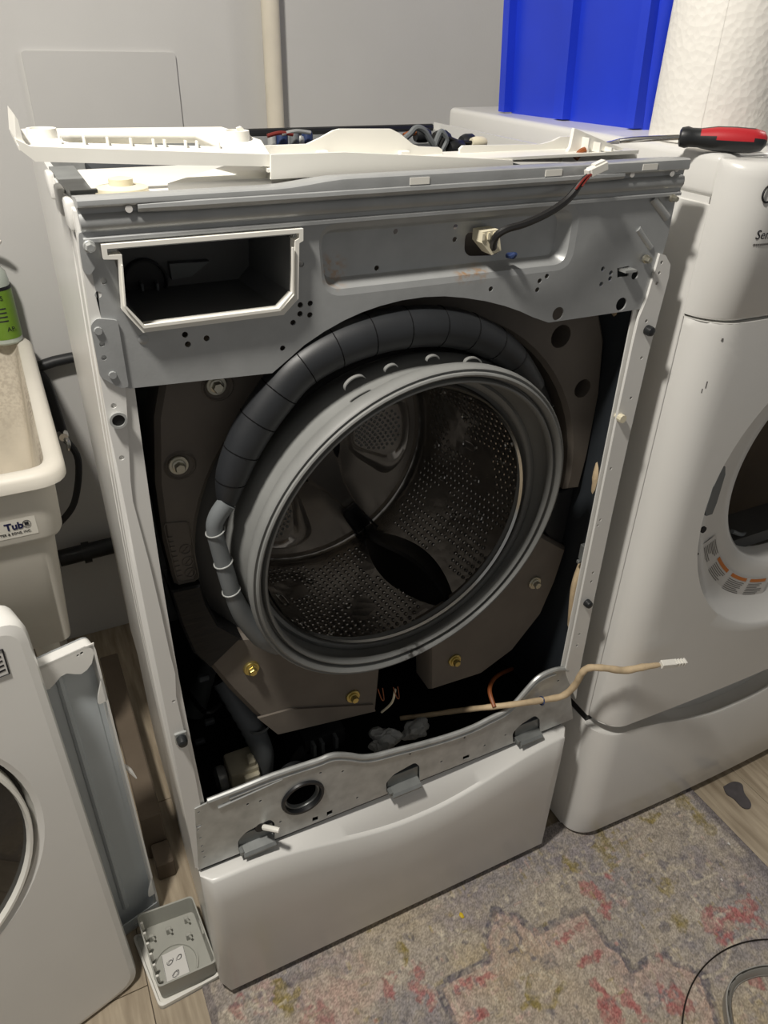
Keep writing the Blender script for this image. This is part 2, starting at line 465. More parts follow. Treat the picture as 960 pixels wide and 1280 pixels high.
pts = [(p0[0]+(p1[0]-p0[0])*t, -0.0052, p0[1]+(p1[1]-p0[1])*t) for t in np.linspace(0, 1, 12)]
tube(bm, pts, [0.0045]+[0.0055]*10+[0.0045], 10, 1)
rail = finish(bm, 'top_rail', 'grey_steel', wm, 30)
for q in [(525,218),(693,209),(814,202)]:
    x, z = F(*q, -0.0092); z = min(z, 1.3115)
    bm = B(); box(bm, (x-0.011, -0.0098, z-0.0032), (x+0.011, -0.0088, z+0.0032)); finish(bm, 'slot', 'white_plastic', rail, 0)
for q in [(161,261),(790,218),(840,217),(846,211)]:
    x, z = F(*q, -0.0075)
    bm = B(); cap_lathe(bm, [(0.0032, -0.0072), (0.0032, -0.0085)], (x, 0, z), 'y', 10); finish(bm, 'rail_hole', 'label_white', rail)
# tab plate on the left end, with its own holes
tb = rpoly(FL([(113,407),(120,398),(147,400),(161,484),(150,485),(125,471)], -0.003), 0.003, 2)
bm = B(); plate(bm, tb, [circ(*F(*q, -0.003), 0.0026, 8) for q in [(127.5,430),(130,447)]], -0.0035, -0.0006)
for q in [(122,412),(140,467)]:
    x, z = F(*q); cap_lathe(bm, [(0.004, -0.003), (0.0035, -0.0055)], (x, 0, z), 'y', 10)
finish(bm, 'brace_tab', 'grey_steel', brace, 35)
bm = B()
up = rpoly(FL([(98,290),(118,290),(122,330),(112,345),(104,340),(100,315)], -0.003), 0.003, 2)
plate(bm, up, [], -0.0035, 0.0)
finish(bm, 'brace_tab', 'grey_steel', brace, 35)
def bolt(px, py, y, r, material, parent, name='bolt', washer=None):
    x, z = F(px, py, y)
    bm = B()
    if washer: cap_lathe(bm, [(washer, 0.001), (washer, -0.002), (washer*0.93, -0.003)], (x, y, z), 'y', 24)
    cap_lathe(bm, [(r*1.25, -0.002), (r*1.25, -0.0045), (r*1.1, -0.005)], (x, y, z), 'y', 20)
    a0 = rng.random()
    hx = lambda rr, h: [(x+rr*math.cos(a0+i*PI/3), y+h, z+rr*math.sin(a0+i*PI/3)) for i in range(6)]
    loft(bm, [hx(r, -0.004), hx(r, -0.010), hx(r*0.85, -0.0115)], True, False, True)
    lathe(bm, [(r*0.5, -0.0116), (r*0.42, -0.0090), (1e-5, -0.0088)], (x, y, z), 'y', 12)
    return finish(bm, name, material, parent, 30)
bolt(111, 307, -0.003, 0.0042, 'zinc', brace); bolt(805, 323, -0.001, 0.0042, 'bolt_silver', brace)
bolt(838, 247, -0.003, 0.0035, 'bolt_silver', brace)
bm = B(); x, z = F(179, 424); cap_lathe(bm, [(0.0048, 0), (0.0048, -0.0015), (0.0035, -0.0022)], (x, 0, z), 'y', 14); finish(bm, 'dimple', 'grey_steel', brace)
bm = B(); a, b_ = F(774,337), F(787,334); box(bm, (a[0], -0.012, b_[1]-0.003), (b_[0]+0.001, 0.002, b_[1])); finish(bm, 'bent_tab', 'zinc', brace)
bm = B(); x, z = F(637, 318); tube(bm, [(x, 0.004, z-0.002), (x+0.001, -0.006, z), (x+0.002, -0.009, z+0.003)], [0.003, 0.004, 0.002], 8, 3); finish(bm, 'blue_clip', 'wire_blue', brace)
# connector block + cable through the brace
bm = B()
P = [F(601,289,-0.004), F(621,286,-0.004), F(624,312,-0.004), F(612,318,-0.004), F(600,303,-0.004)]
plate(bm, P, [], -0.008, 0.012)
for i in range(3):
    q = F(604+i*7, 293-i, -0.008); box(bm, (q[0]-0.0015, -0.0095, q[1]-0.006), (q[0]+0.0015, -0.008, q[1]+0.001))
cb = finish(bm, 'connector_block', 'cream_plastic', wm, 0)
bm = B()
cp = [(616,310,-0.006),(619,297,-0.016),(632,287,-0.022),(655,280,-0.024),(682,268,-0.024),(704,254,-0.023),(718,240,-0.022),(728,226,-0.021),(738,216,-0.020)]
tube(bm, [(F(a, b, y)[0], y, F(a, b, y)[1]) for a, b, y in cp], [0.0042]*7+[0.003, 0.002], 8, 4)
finish(bm, 'door_lock_cable', 'wire_black', wm)
bm = B()
for dz, c in ((0.001, 0), (-0.0015, 0)):
    tube(bm, [(F(a, b, y)[0]+0.003*dz/0.001, y-0.003, F(a, b, y)[1]+dz) for a, b, y in [(722,234,-0.022),(732,221,-0.021),(741,214,-0.020)]], 0.0012, 6, 3)
finish(bm, 'cable_strand', 'wire_red', wm)
bm = B(); a, b_ = F(736,216,-0.02), F(757,206,-0.02)
Mx = frame((a[0], -0.02, a[1]), (b_[0]-a[0], 0, b_[1]-a[1]), (0, 1, 0))
L = math.hypot(b_[0]-a[0], b_[1]-a[1])
box(bm, (0, -0.005, -0.0045), (L, 0.005, 0.0045), 0.0008, 1, Mx); cpl = finish(bm, 'cable_plug', 'white_plastic', wm, 0)
bm = B(); box(bm, (L*0.3, -0.0035, 0.0040), (L*0.9, 0.0035, 0.0065), 0.0, 1, Mx); finish(bm, 'latch', 'white_plastic', cpl, 0)
bm = B(); box(bm, (-0.003, -0.004, -0.0035), (0.001, 0.004, 0.0035), 0.0, 1, Mx); finish(bm, 'plug_collar', 'white_plastic', cpl, 0)

# --- dispenser opening
fo = FL([(125,304),(376,284),(376,299),(371,302),(370,371),(352,391),(177,413),(151,385),(146,322),(128,322)], -0.002)
fi = FL([(132,309),(371,289.5),(371,296),(366,299),(365.5,367),(349,386),(180,407),(156,382),(150.5,316),(133,317)], -0.002)
bm = B(); plate(bm, fo, [fi], -0.009, 0.010)
fo2 = FL([(152,332),(156,384),(180,411),(351,389),(368,367),(368,310),(366,310),(366,366),(349,386),(181,407),(158,383),(154,332)], -0.012)
plate(bm, fo2, [], -0.011, -0.008)
df = finish(bm, 'dispenser_frame', 'white_plastic', wm, 35)
bm = B()
back = [(a*0.96+0.004, b*0.99+0.008) for a, b in fi]
loft(bm, [[(a, 0.005, b) for a, b in fi], [(a, 0.13, b) for a, b in back]], True, False, True)
dh = finish(bm, 'dispenser_housing', 'dispenser_grey', wm, 30)
x, z = F(182, 352, 0.124); bm = B(); cap_lathe(bm, [(0.0235, 0.007), (0.0235, -0.002), (0.0215, -0.003), (0.0205, 0.004)], (x, 0.124, z), 'y', 28); finish(bm, 'outlet_port', 'dark_plastic', dh)
for q in [(177,358),(196,357),(216,371)]:
    x, z = F(*q, 0.120); bm = B(); box(bm, (x-0.0014, 0.114, z-0.004), (x+0.0014, 0.128, z+0.004), 0.0005, 1); finish(bm, 'pin', 'hose_grey', dh, 0)
bm = B(); a = F(215, 330, 0.12); b_ = F(262, 355, 0.2); plate(bm, FL([(212,330),(262,327),(240,345),(215,350)], 0.118), [], 0.118, 0.130); finish(bm, 'flap', 'hose_grey', dh, 0)

# --- bottom brace
bt = [(259,1000),(300,984),(340,968),(395,950),(410,944),(422,942),(438,943),(452,945),(470,943),(493,937),(525,929),(560,919),(590,908),(612,897),(630,888),(644,877),(657,862),(671,847),(685,839),(699,835),(709,836)]
BT = smooth2(FL(bt), 3)
bb = FL([(714,904),(248,1086),(243,1010),(258,1003)])
fc = F(378, 995)
bh = [(400,965),(428,963),(325,1000),(309,1004),(551,951),(605,931),(631,918),(446,996),(350,1026),(697,850),(512,941),(580,921)]
holes = [circ(fc[0], fc[1], 0.033, 28)]+[circ(*F(*q), 0.0022, 7) for q in bh]
holes += [circ(*F(q[0], q[1]), 0.002, 6) for q in [(248,1014),(247,1036),(250,1046),(252,1056),(253,1063),(255,1070)]]+[circ(*F(248,1031), 0.004, 8)]
holes += [FL([(390,1021),(397,1019),(397,1024),(390,1026)]), FL([(408,1014),(415,1011),(415,1016),(408,1019)]), FL([(578,945),(586,942),(586,946),(578,949)])]
notch = []
for (x0, y0, x1, y1) in ((298,1056,341,1041),(483,991,522,974),(641,930,672,915)):
    yl_ = lambda x: 1086+(x-248)*(904-1086)/(714-248)-3
    notch.append(rpoly(FL([(x0, yl_(x0)), (x0-1, yl_(x0)-14), (x0+8, yl_(x0)-24), (x1-4, yl_(x1)-24), (x1+2, yl_(x1)-19), (x1+2, yl_(x1))]), 0.006, 3))
holes += notch
bb = [(a, max(b, 0.3575)) for a, b in bb]
bm = B(); plate(bm, BT+bb, holes, -0.002, 0.0005)
tube(bm, [(a, -0.001, b-0.001) for a, b in BT], 0.0042, 8, 1)
tube(bm, [(a, -0.0015, b-0.012) for a, b in BT[2:-4]], 0.003, 6, 1)
x0, x1 = F(272,1008), F(352,972)
tube(bm, [(x0[0], -0.002, x0[1]), (x1[0], -0.002, x1[1])], 0.0028, 6, 1)
lb = finish(bm, 'lower_brace', 'zinc', wm, 35)
bm = B()
lathe(bm, [(0.0325, 0.004), (0.0355, -0.003), (0.034, -0.006), (0.030, -0.006), (0.029, 0.0), (0.0285, 0.022), (0.026, 0.024), (0.024, 0.018), (0.0235, 0.05), (1e-5, 0.05)], (fc[0], 0, fc[1]), 'y', 36)
ff = finish(bm, 'drain_filter', 'black_plastic', wm)
bm = B(); lathe(bm, [(0.0262, 0.002), (0.0285, -0.0035), (0.0262, -0.0035), (0.0245, 0.002)], (fc[0], 0.004, fc[1]), 'y', 36); finish(bm, 'filter_ring', 'zinc_dark', ff)
bm = B(); box(bm, (fc[0]-0.018, 0.03, fc[1]-0.003), (fc[0]+0.018, 0.05, fc[1]+0.003), 0.001, 1); finish(bm, 'filter_grip', 'dark_plastic', ff)
# drain plug hose stub
a = F(326, 1033); bm = B(); cap_lathe(bm, [(0.010, 0.001), (0.010, -0.002)], (a[0], 0, a[1]), 'y', 16)
pl = finish(bm, 'drain_port', 'black_plastic', lb)
bm = B(); q = [(330,1034,-0.004),(340,1036,-0.018),(349,1038,-0.026)]
tube(bm, [(F(a, b, y)[0], y, F(a, b, y)[1]) for a, b, y in q], [0.0045, 0.0045, 0.0042], 10, 3)
finish(bm, 'drain_plug', 'white_plastic', lb)
# three spring brackets at the bottom edge
for (x0, y0, x1, y1) in ((300,1062,343,1047),(485,996,523,980),(643,934,673,920)):
    p, q = F(x0, y0, -0.002), F(x1, y1, -0.002)
    p = (p[0], max(p[1], 0.3645))
    bm = B()
    box(bm, (p[0], 0.002, p[1]-0.004), (q[0], 0.004, p[1]+0.028), 0.0005, 1)
    pr = [(0.003, 0.004), (-0.012, 0.001), (-0.016, -0.003), (-0.016, -0.006), (-0.0145, -0.006), (-0.0145, -0.004), (-0.011, -0.001), (0.003, 0.002)]
    loft(bm, [[(xx, y, p[1]+z) for y, z in pr] for xx in (p[0]+0.003, q[0]-0.001)], True, True, True)
    box(bm, (p[0]-0.002, -0.012, p[1]-0.003), (p[0]+0.004, 0.002, p[1]+0.005), 0.0005, 1)
    finish(bm, 'spring_bracket', 'zinc_dark', wm, 30)

# --- rubber door gasket
RC = (0.344, -0.018, 0.887)
def rimtilt(p):
    # the loose rim leans: its upper left stands a little forward
    f = max(0.0, 1-max(0, p.y-RC[1])/0.06)
    return Vector((p.x, p.y-0.135*((p.z-RC[2])-(p.x-RC[0]))/math.sqrt(2)*f, p.z))
g = [(0.2165, 0.012), (0.2135, 0.005), (0.2140, -0.002), (0.2160, -0.005), (0.2180, -0.0045), (0.2195, -0.001), (0.2203, 0.004), (0.2218, 0.004), (0.2228, -0.003), (0.2250, -0.0085), (0.2275, -0.0105), (0.2295, -0.0095), (0.2305, -0.006), (0.2315, -0.0055), (0.2335, -0.007), (0.2355, -0.005), (0.2365, 0.002), (0.235, 0.009), (0.228, 0.014), (0.224, 0.022), (0.229, 0.032), (0.238, 0.040), (0.243, 0.052), (0.244, 0.075)]
inner = [(0.244, 0.08), (0.232, 0.082), (0.224, 0.074), (0.217, 0.062), (0.2195, 0.050), (0.2210, 0.036), (0.2205, 0.024), (0.2185, 0.016), (0.2165, 0.012)]
bm = B(); 
def gp(p): 
    p = rimtilt(p)
    t = min(1, max(0, (p.y-RC[1]-0.02)/0.06))
    return Vector((p.x+0.006*t, p.y, p.z-0.028*t))
lathe(bm, g+inner, RC, 'y', 96, False, gp)
gas = finish(bm, 'door_gasket', 'gasket_rubber', wm, 50)
bm = B(); lathe(bm, [(0.221, 0.060), (0.213, 0.056), (0.209, 0.058), (0.2075, 0.062), (0.210, 0.067), (0.216, 0.070), (0.213, 0.078), (0.208, 0.081), (0.207, 0.086), (0.224, 0.092), (0.226, 0.078)], RC, 'y', 96, True, gp); finish(bm, 'gasket_lip', 'gasket_rubber', gas, 50)
# loops on the gasket rim
for (px, py, r) in ((442,476,0.010),(488,457,0.006),(541,445,0.006),(592,450,0.009)):
    x, z = F(px, py, -0.02)
    dx, dz = x-RC[0], z-RC[2]; n = math.hypot(dx, dz); dx /= n; dz /= n
    bm = B()
    ring = []
    for k in range(15):
        a = PI*k/14
        c0, s0 = math.cos(a)*r*1.3, math.sin(a)*r*0.75
        ring.append((x-dz*c0+dx*s0-dx*0.004, -0.022+0.0, z+dx*c0+dz*s0-dz*0.004))
    rr = []
    for (rx_, ry_, rz_) in ring:
        ox, oz = dx*0.0007, dz*0.0007
        rr.append([(rx_-ox, ry_, rz_-oz), (rx_+ox, ry_, rz_+oz), (rx_+ox, ry_+0.005, rz_+oz), (rx_-ox, ry_+0.005, rz_-oz)])
    loft(bm, rr, True, True, True)
    finish(bm, 'gasket_loop', 'gasket_rubber', gas, 40)
# drip tags and spring clip under the gasket
for px, py in ((475,868),(494,866)):
    bm = B(); a = F(px, py, 0.02); tube(bm, [(a[0]-0.004, 0.02, a[1]+0.014), (a[0]-0.002, 0.01, a[1]), (a[0]+0.003, 0.012, a[1]-0.004), (a[0]+0.004, 0.02, a[1]+0.012)], 0.0008, 6, 4); finish(bm, 'spring_clip', 'copper', gas)
bm = B(); q = [(494,862,0.02),(490,878,0.03),(477,890,0.05)]; tube(bm, [(F(a, b, y)[0], y, F(a, b, y)[1]) for a, b, y in q], 0.002, 6, 3); finish(bm, 'drip_rod', 'cream_plastic', gas)

# --- drum
D0 = Vector((0.352, 0.05, 0.857)); D1 = Vector((0.335, 0.385, 0.822))
dax = (D1-D0).normalized()
def dp(r, a, y):
    t = (y-D0.y)/(D1.y-D0.y); c = D0.lerp(D1, t)
    return Vector((c.x+r*math.cos(a), y, c.z+r*math.sin(a)))
def dlathe(bm, prof, seg=96, mi=0): loft(bm, [[dp(r, 2*PI*i/seg, y) for i in range(seg)] for r, y in prof], True, False, False, mi)
RD = 0.236
bm = B(); dlathe(bm, [(0.2045, 0.052), (0.2025, 0.055), (0.2045, 0.060), (0.214, 0.068), (0.229, 0.078), (RD, 0.095), (RD, 0.36), (0.232, 0.376), (0.226, 0.380)]); drum = finish(bm, 'drum', 'stainless_wall', wm, 60)
bm = B(); dlathe(bm, [(0.2060, 0.054), (0.2030, 0.0505), (0.2005, 0.054), (0.2030, 0.0575)], 96); dlathe(bm, [(0.2030, 0.0575), (0.2060, 0.054)], 96); finish(bm, 'drum_lip', 'chrome', drum, 60)
bm = B()
dlathe(bm, [(0.226, 0.380), (0.222, 0.378), (0.219, 0.384), (0.205, 0.386), (0.12, 0.386), (0.085, 0.380), (0.07, 0.372), (0.045, 0.366), (1e-5, 0.365)])
bp_ = finish(bm, 'drum_back', 'stainless', drum, 50)
# dark spider arms and hub cover on the back
for k in range(3):
    a0 = math.radians(-58+120*k)
    bm = B()
    ring = []
    for r, wd, h in ((0.02, 0.045, 0.352), (0.06, 0.036, 0.358), (0.10, 0.022, 0.370), (0.15, 0.016, 0.380), (0.205, 0.014, 0.384)):
        ux, uz = math.cos(a0), math.sin(a0)
        ring.append([dp(0, 0, h)+Vector((ux*r-uz*s*wd, dy, uz*r+ux*s*wd)) for s, dy in ((-1, 0.012), (-0.7, 0), (0.7, 0), (1, 0.012))])
    loft(bm, ring, True, True, True)
    finish(bm, 'spider_arm', 'stainless', bp_, 40)
bm = B(); lathe(bm, [(0.062, 0.012), (0.058, 0.0), (0.045, -0.006), (1e-5, -0.009)], dp(0, 0, 0.362), 'y', 32); finish(bm, 'hub_cover', 'black_plastic', bp_)
# raised perforated pads on the back between the arms
def pad(ac):
    bm = B()
    def pl_(rm, tm, y):
        out = []
        for k in range(40):
            t = 2*PI*k/40
            c, s = math.cos(t), math.sin(t)
            e = 0.62
            u = math.copysign(abs(c)**e, c); v = math.copysign(abs(s)**e, s)
            r = 0.142+u*rm; a = ac+v*tm*(1.0+0.25*u)/1.0
            out.append(dp(r, a, y))
        return out
    loft(bm, [pl_(0.066, 0.50, 0.385), pl_(0.062, 0.45, 0.376), pl_(0.058, 0.40, 0.373), pl_(0.052, 0.33, 0.376), pl_(0.049, 0.30, 0.382)], True, False, True)
    o = finish(bm, 'back_pad', 'stainless', bp_, 50)
    bm = B()
    for i in range(-4, 5):
        for j in range(-6, 7):
            u = i*0.0105+(0.00525 if j % 2 else 0); v = j*0.0068
            if (u/0.047)**2+(v/0.040)**2 > 1: continue
            c = dp(0.142+u, ac+v/0.142, 0.3815)
            lathe(bm, [(0.0029, 0.0), (0.0021, -0.0014), (0.0013, -0.0014), (0.0010, 0.0)], c, 'y', 7)
    h = finish(bm, 'pad_holes', 'zinc', o, 40); h['kind'] = 'stuff'
for k in range(3): pad(math.radians(2+120*k))
# drum wall perforations: short rows of punched holes between the lifters
bm = B()
def inwall(a, y): return dp(RD-0.0006, a, y)
cnt = 0
for seg in range(3):
    base = math.radians(-58+120*seg)
    for i in range(35):
        da = math.radians(10+i*2.9)
        for j in range(21):
            y = 0.100+j*0.0125+(0.00625 if i % 2 else 0)
            blk = (math.sin(da*9.0)*math.cos(y*34.0))
            if blk > 0.52: continue
            if abs(da-math.radians(60)) < 0.07 and 0.17 < y < 0.30: continue
            if y > 0.36: continue
            a = base+da
            n = Vector((-math.cos(a), 0, -math.sin(a)))
            t1 = Vector((-math.sin(a), 0, math.cos(a))); t2 = Vector((0, 1, 0))
            c = inwall(a, y)
            ra, rb = 0.0036, 0.0024
            o1 = [bm.verts.new(c+(t1*math.cos(q)+t2*math.sin(q))*ra) for q in (2*PI*k/6 for k in range(6))]
            o2 = [bm.verts.new(c+n*0.0013+(t1*math.cos(q)+t2*math.sin(q))*rb) for q in (2*PI*k/6 for k in range(6))]
            for k in range(6):
                bm.faces.new((o1[k], o1[(k+1) % 6], o2[(k+1) % 6], o2[k])).material_index = 0
            f = bm.faces.new(o2); f.material_index = 1
            cnt += 1
me_h = bpy.data.meshes.new('drum_holes'); bm.to_mesh(me_h); bm.free()
dh_ = bpy.data.objects.new('drum_holes', me_h); C.objects.link(dh_); dh_.parent = drum
me_h.materials.append(MATS['stainless']); me_h.materials.append(MATS['tub_plastic']); dh_['kind'] = 'stuff'
# larger embossed rings and slots
for seg in range(3):
    base = math.radians(-58+120*seg)
    for (da, y, ln) in ((60, 0.235, 0.022), (60, 0.15, 0.0), (34, 0.16, 0.0), (86, 0.20, 0.0), (80, 0.30, 0.0), (40, 0.29, 0.0), (52, 0.33, 0.0), (70, 0.13, 0.0), (28, 0.22, 0.0), (47, 0.20, 0.0), (73, 0.245, 0)):
        a = base+math.radians(da); bm = B(); R0 = 0.0065
        pts = []
        for k in range(17):
            q = 2*PI*k/16
            yy = y+R0*math.sin(q)+(ln/2 if math.sin(q) > 0 else -ln/2)
            pts.append(dp(RD-0.001, a+R0*math.cos(q)/RD, yy))
        tube(bm, pts, 0.0013, 6, 1, False); finish(bm, 'embossed_ring', 'chrome', drum)
# lifters
def lifter(ac):
    bm = B(); rings = []
    for k in range(17):
        t = k/16; y = 0.085+t*0.285
        wd = 0.006+0.030*math.sin(PI*min(1, max(0, t*1.02)))**0.8
        h = 0.010+0.040*math.sin(PI*(0.1+0.85*t))**0.9
        tw = 0.05*math.sin(2*PI*t)
        sec = []
        for s, hh in ((-1.25, 0.0), (-0.8, 0.3), (-0.42, 0.72), (-0.12, 0.98), (0.12, 0.98), (0.42, 0.72), (0.8, 0.3), (1.25, 0.0)):
            sec.append(dp(RD+0.001-h*hh, ac+(s*wd)/RD+tw*hh, y))
        rings.append(sec)
    loft(bm, rings, True, True, True)
    l = finish(bm, 'lifter', 'black_plastic', drum, 45)
    bm = B(); 
    for s in (-1, 1):
        tube(bm, [dp(RD-0.010, ac+s*0.085, 0.352), dp(RD-0.028, ac+s*0.085, 0.374), dp(RD-0.06, ac+s*0.085, 0.381)], 0.0022, 6, 3)
    box(bm, (-0.016, -0.006, -0.03), (0.016, 0.006, 0.03), 0.003, 2, frame(dp(RD-0.045, ac, 0.374), (-math.sin(ac), 0, math.cos(ac)), (0, 1, 0)))
    finish(bm, 'lifter_foot', 'black_plastic', l)
for k in range(3): lifter(math.radians(-60+120*k))

# --- outer tub
TC = (0.350, 0.06, 0.862)
bm = B(); lathe(bm, [(0.236, 0.0), (0.240, -0.006), (0.249, -0.006), (0.251, 0.004), (0.262, 0.006), (0.284, 0.014), (0.290, 0.03), (0.292, 0.34), (0.28, 0.42), (1e-5, 0.44)], TC, 'y', 72)
tub = finish(bm, 'outer_tub', 'tub_plastic', wm, 40)
for k in range(40):
    a = 2*PI*k/40
    if not (math.radians(5) < a < math.radians(100)): continue
    bm = B(); u = Vector((math.cos(a), 0, math.sin(a))); p = Vector(TC)
    Mx = frame(p+u*0.268+Vector((0, 0.006, 0)), u, (0, 1, 0)); box(bm, (-0.012, -0.005, -0.0012), (0.012, 0.006, 0.0012), 0, 1, Mx); finish(bm, 'tub_rib', 'tub_plastic', tub, 0)

# --- counterweights
def arc(c, r, d0, d1, n): return [(c[0]+r*math.cos(math.radians(d0+(d1-d0)*i/n)), c[1]+r*math.sin(math.radians(d0+(d1-d0)*i/n))) for i in range(n+1)]
IC = (0.352, 0.868)
def weight(outline, holes, y0, y1, bev=0.006):
    bm = B(); plate(bm, outline, holes, y0, y1)
    return bm
def bevelled(outline, holes, y0, y1, bev):
    c = (sum(p[0] for p in outline)/len(outline), sum(p[1] for p in outline)/len(outline))
    n = len(outline); ins = []
    area = sum(outline[i][0]*outline[(i+1) % n][1]-outline[(i+1) % n][0]*outline[i][1] for i in range(n))
    sg = 1 if area > 0 else -1
    for i in range(n):
        p, q, r = Vector(outline[i-1]), Vector(outline[i]), Vector(outline[(i+1) % n])
        e = ((q-p).normalized()+(r-q).normalized()).normalized()
        nn = Vector((-e.y, e.x))*sg
        ins.append((q.x+nn.x*bev, q.y+nn.y*bev))
    bm = B()
    plate(bm, ins, holes, y0, y1-0.001)
    loft(bm, [[(a, y0, b) for a, b in ins], [(a, y0+bev, b) for a, b in outline], [(a, y1, b) for a, b in outline]], True, False, True)
    return bm
outU = [(0.674, 0.842), (0.681, 0.90), (0.682, 0.96)] 
outU = [(0.664, 0.842), (0.671, 0.90), (0.6715, 1.00), (0.662, 1.08), (0.628, 1.16), (0.55, 1.22), (0.45, 1.25), (0.30, 1.24), (0.235, 1.205), (0.205, 1.18), (0.10, 1.176), (0.064, 1.14), (0.046, 1.08), (0.036, 1.0), (0.034, 0.92), (0.040, 0.836)]
inU = arc(IC, 0.284, 186.5, -4.5, 36)
pit1, pit2 = circ(*F(700,420,0.05), 0.016, 16), circ(*F(727,485,0.05), 0.014, 16)
bm = bevelled(outU+inU, [pit1, pit2], 0.048, 0.098, 0.006)
cw = finish(bm, 'counterweight', 'concrete_shell', wm, 40)
for q in ((700,420),(727,485)):
    x, z = F(*q, 0.05)
    bm = B(); lathe(bm, [(0.0165, 0.002), (0.0155, 0.035), (1e-5, 0.036)], (x, 0.048, z), 'y', 20); finish(bm, 'bolt_pit', 'concrete_shell', cw)
bolt(270, 481, 0.047, 0.0062, 'bolt_silver', cw, washer=0.0115); bolt(223, 581, 0.047, 0.0062, 'bolt_silver', cw, washer=0.0115)
for q, dx_, dz_ in (((270,481), 0.014, -0.012), ((223,581), 0.012, -0.008)):
    x, z = F(*q, 0.047); bm = B(); lathe(bm, [(0.0185, 0.0), (0.0165, -0.0022), (0.0145, 0.0)], (x+0.002, 0.0478, z-0.002), 'y', 24); finish(bm, 'bolt_boss', 'concrete_shell', cw)
# moulded sign with ring marks on the left weight
bm = B()
sg_ = rpoly(FL([(204,655),(236,652),(249,724),(222,728)], 0.047), 0.006, 3)
tube(bm, [(a, 0.0472, b) for a, b in sg_+sg_[:1]], 0.0008, 5, 1, False)
for q in ((232,687),(235,702),(238,716)):
    x, z = F(*q, 0.047); tube(bm, [(x+0.0065*math.cos(k*PI/8), 0.0472, z+0.0065*math.sin(k*PI/8)) for k in range(17)], 0.0006, 5, 1, False)
    tube(bm, [(x-0.003, 0.0472, z-0.003), (x+0.003, 0.0472, z+0.003)], 0.0006, 5, 1)
finish(bm, 'moulded_mark', 'concrete_shell', cw)
bm = B()
for k in range(9):      # worn raised strokes, too faint to read
    t = k/8; x, z = F(212+t*13, 672+t*48, 0.0478); box(bm, (x-0.003, 0.0468, z-0.0008), (x+0.003, 0.0482, z+0.0008))
mk_ = finish(bm, 'moulded_strokes', 'concrete_shell', cw, 0); mk_['kind'] = 'stuff'
# lower weights
inL = arc((0.352, 0.865), 0.236, -128, -97, 8)
loutl = FL([(470,886),(410,902),(347,916),(318,893),(287,862),(256,824)], 0.05)
bm = bevelled(loutl+FL([(288,794)], 0.05)+arc((0.352, 0.865), 0.236, -146, -96, 12), [], 0.046, 0.094, 0.007)
cl = finish(bm, 'counterweight', 'concrete_shell', wm, 40)
bolt(314, 835, 0.045, 0.0062, 'brass_zinc', cl, washer=0.0115); bolt(441, 870, 0.045, 0.0062, 'brass_zinc', cl, washer=0.0115)
# a folded lower facet of the left weight
bm = B(); fa = FL([(322,897),(362,886),(466,880),(469,888),(347,917)], 0.0445); plate(bm, fa, [], 0.0425, 0.0465); finish(bm, 'lower_facet', 'concrete_shell', cl, 30)
ro = FL([(536,862),(600,842),(640,812),(676,766),(694,725),(707,684)], 0.05)
bm = bevelled(ro[::-1]+arc((0.352, 0.865), 0.236, -74, -20, 12)[0:0]+[p for p in []]+FL([(536,862)], 0.05)[0:0]+arc((0.352, 0.865), 0.236, -76, -18, 12), [], 0.046, 0.094, 0.006)
cr = finish(bm, 'counterweight', 'concrete_shell', wm, 40)
bolt(568, 825, 0.045, 0.0062, 'brass_zinc', cr, washer=0.0115); bolt(668, 728, 0.045, 0.0062, 'bolt_silver', cr, washer=0.0115)
# black tape wrapped between the weights
bm = bevelled(FL([(213,737),(250,729),(258,752),(272,778),(301,795),(262,833),(241,814),(226,780)], 0.042), [], 0.037, 0.085, 0.003)
finish(bm, 'tape_wrap', 'tape_black', wm, 30)
# right lower dark strip between the weights
bm = bevelled([(0.664, 0.842), (0.635, 0.835), (0.620, 0.765), (0.66, 0.715)], [], 0.06, 0.09, 0.002); finish(bm, 'tape_wrap', 'black_rubber', wm, 30)

# --- hoses round the gasket
hp = [(284,628),(290,594),(309,548),(338,503),(372,462),(418,434),(470,416),(522,408),(572,412),(615,428),(648,452),(676,488)]
hr = [0.011, 0.0185, 0.0215, 0.0225, 0.023, 0.0235, 0.0235, 0.0235, 0.023, 0.0215, 0.019, 0.015]
hpts = [(F(a, b, 0.010)[0], 0.010+0.016*max(0, (i-7)/4), F(a, b, 0.010)[1]) for i, (a, b) in enumerate(hp)]
bm = B(); tube(bm, hpts, hr, 20, 6); hose = finish(bm, 'air_hose', 'duct_rubber', wm, 50)
sp = smoothpath(hpts, 6)
for i in range(5, len(sp)-6, 5):
    t = (sp[i+1]-sp[i-1]).normalized(); k = i/6; i0 = int(k); r = hr[i0]+(hr[min(i0+1, 11)]-hr[i0])*(k-i0)
    n1 = t.orthogonal().normalized(); n2 = t.cross(n1)
    bm = B(); tube(bm, [sp[i]+(n1*math.cos(q)+n2*math.sin(q))*(r-0.0001) for q in (2*PI*j/24 for j in range(25))], 0.0007, 5, 1, False)
    finish(bm, 'hose_band', 'black_matte', hose)
hp2 = [(284,628),(272,645),(268,662),(275,690),(283,717),(291,742),(306,772),(330,800),(352,815)]
h2 = [(F(a, b, 0.006)[0], 0.006+0.004*max(0, i-5), F(a, b, 0.006)[1]) for i, (a, b) in enumerate(hp2)]
bm = B(); tube(bm, h2, [0.011, 0.0105, 0.0095, 0.010, 0.0105, 0.0105, 0.013, 0.015, 0.012], 14, 5); h2o = finish(bm, 'recirculation_hose', 'hose_grey', wm, 50)
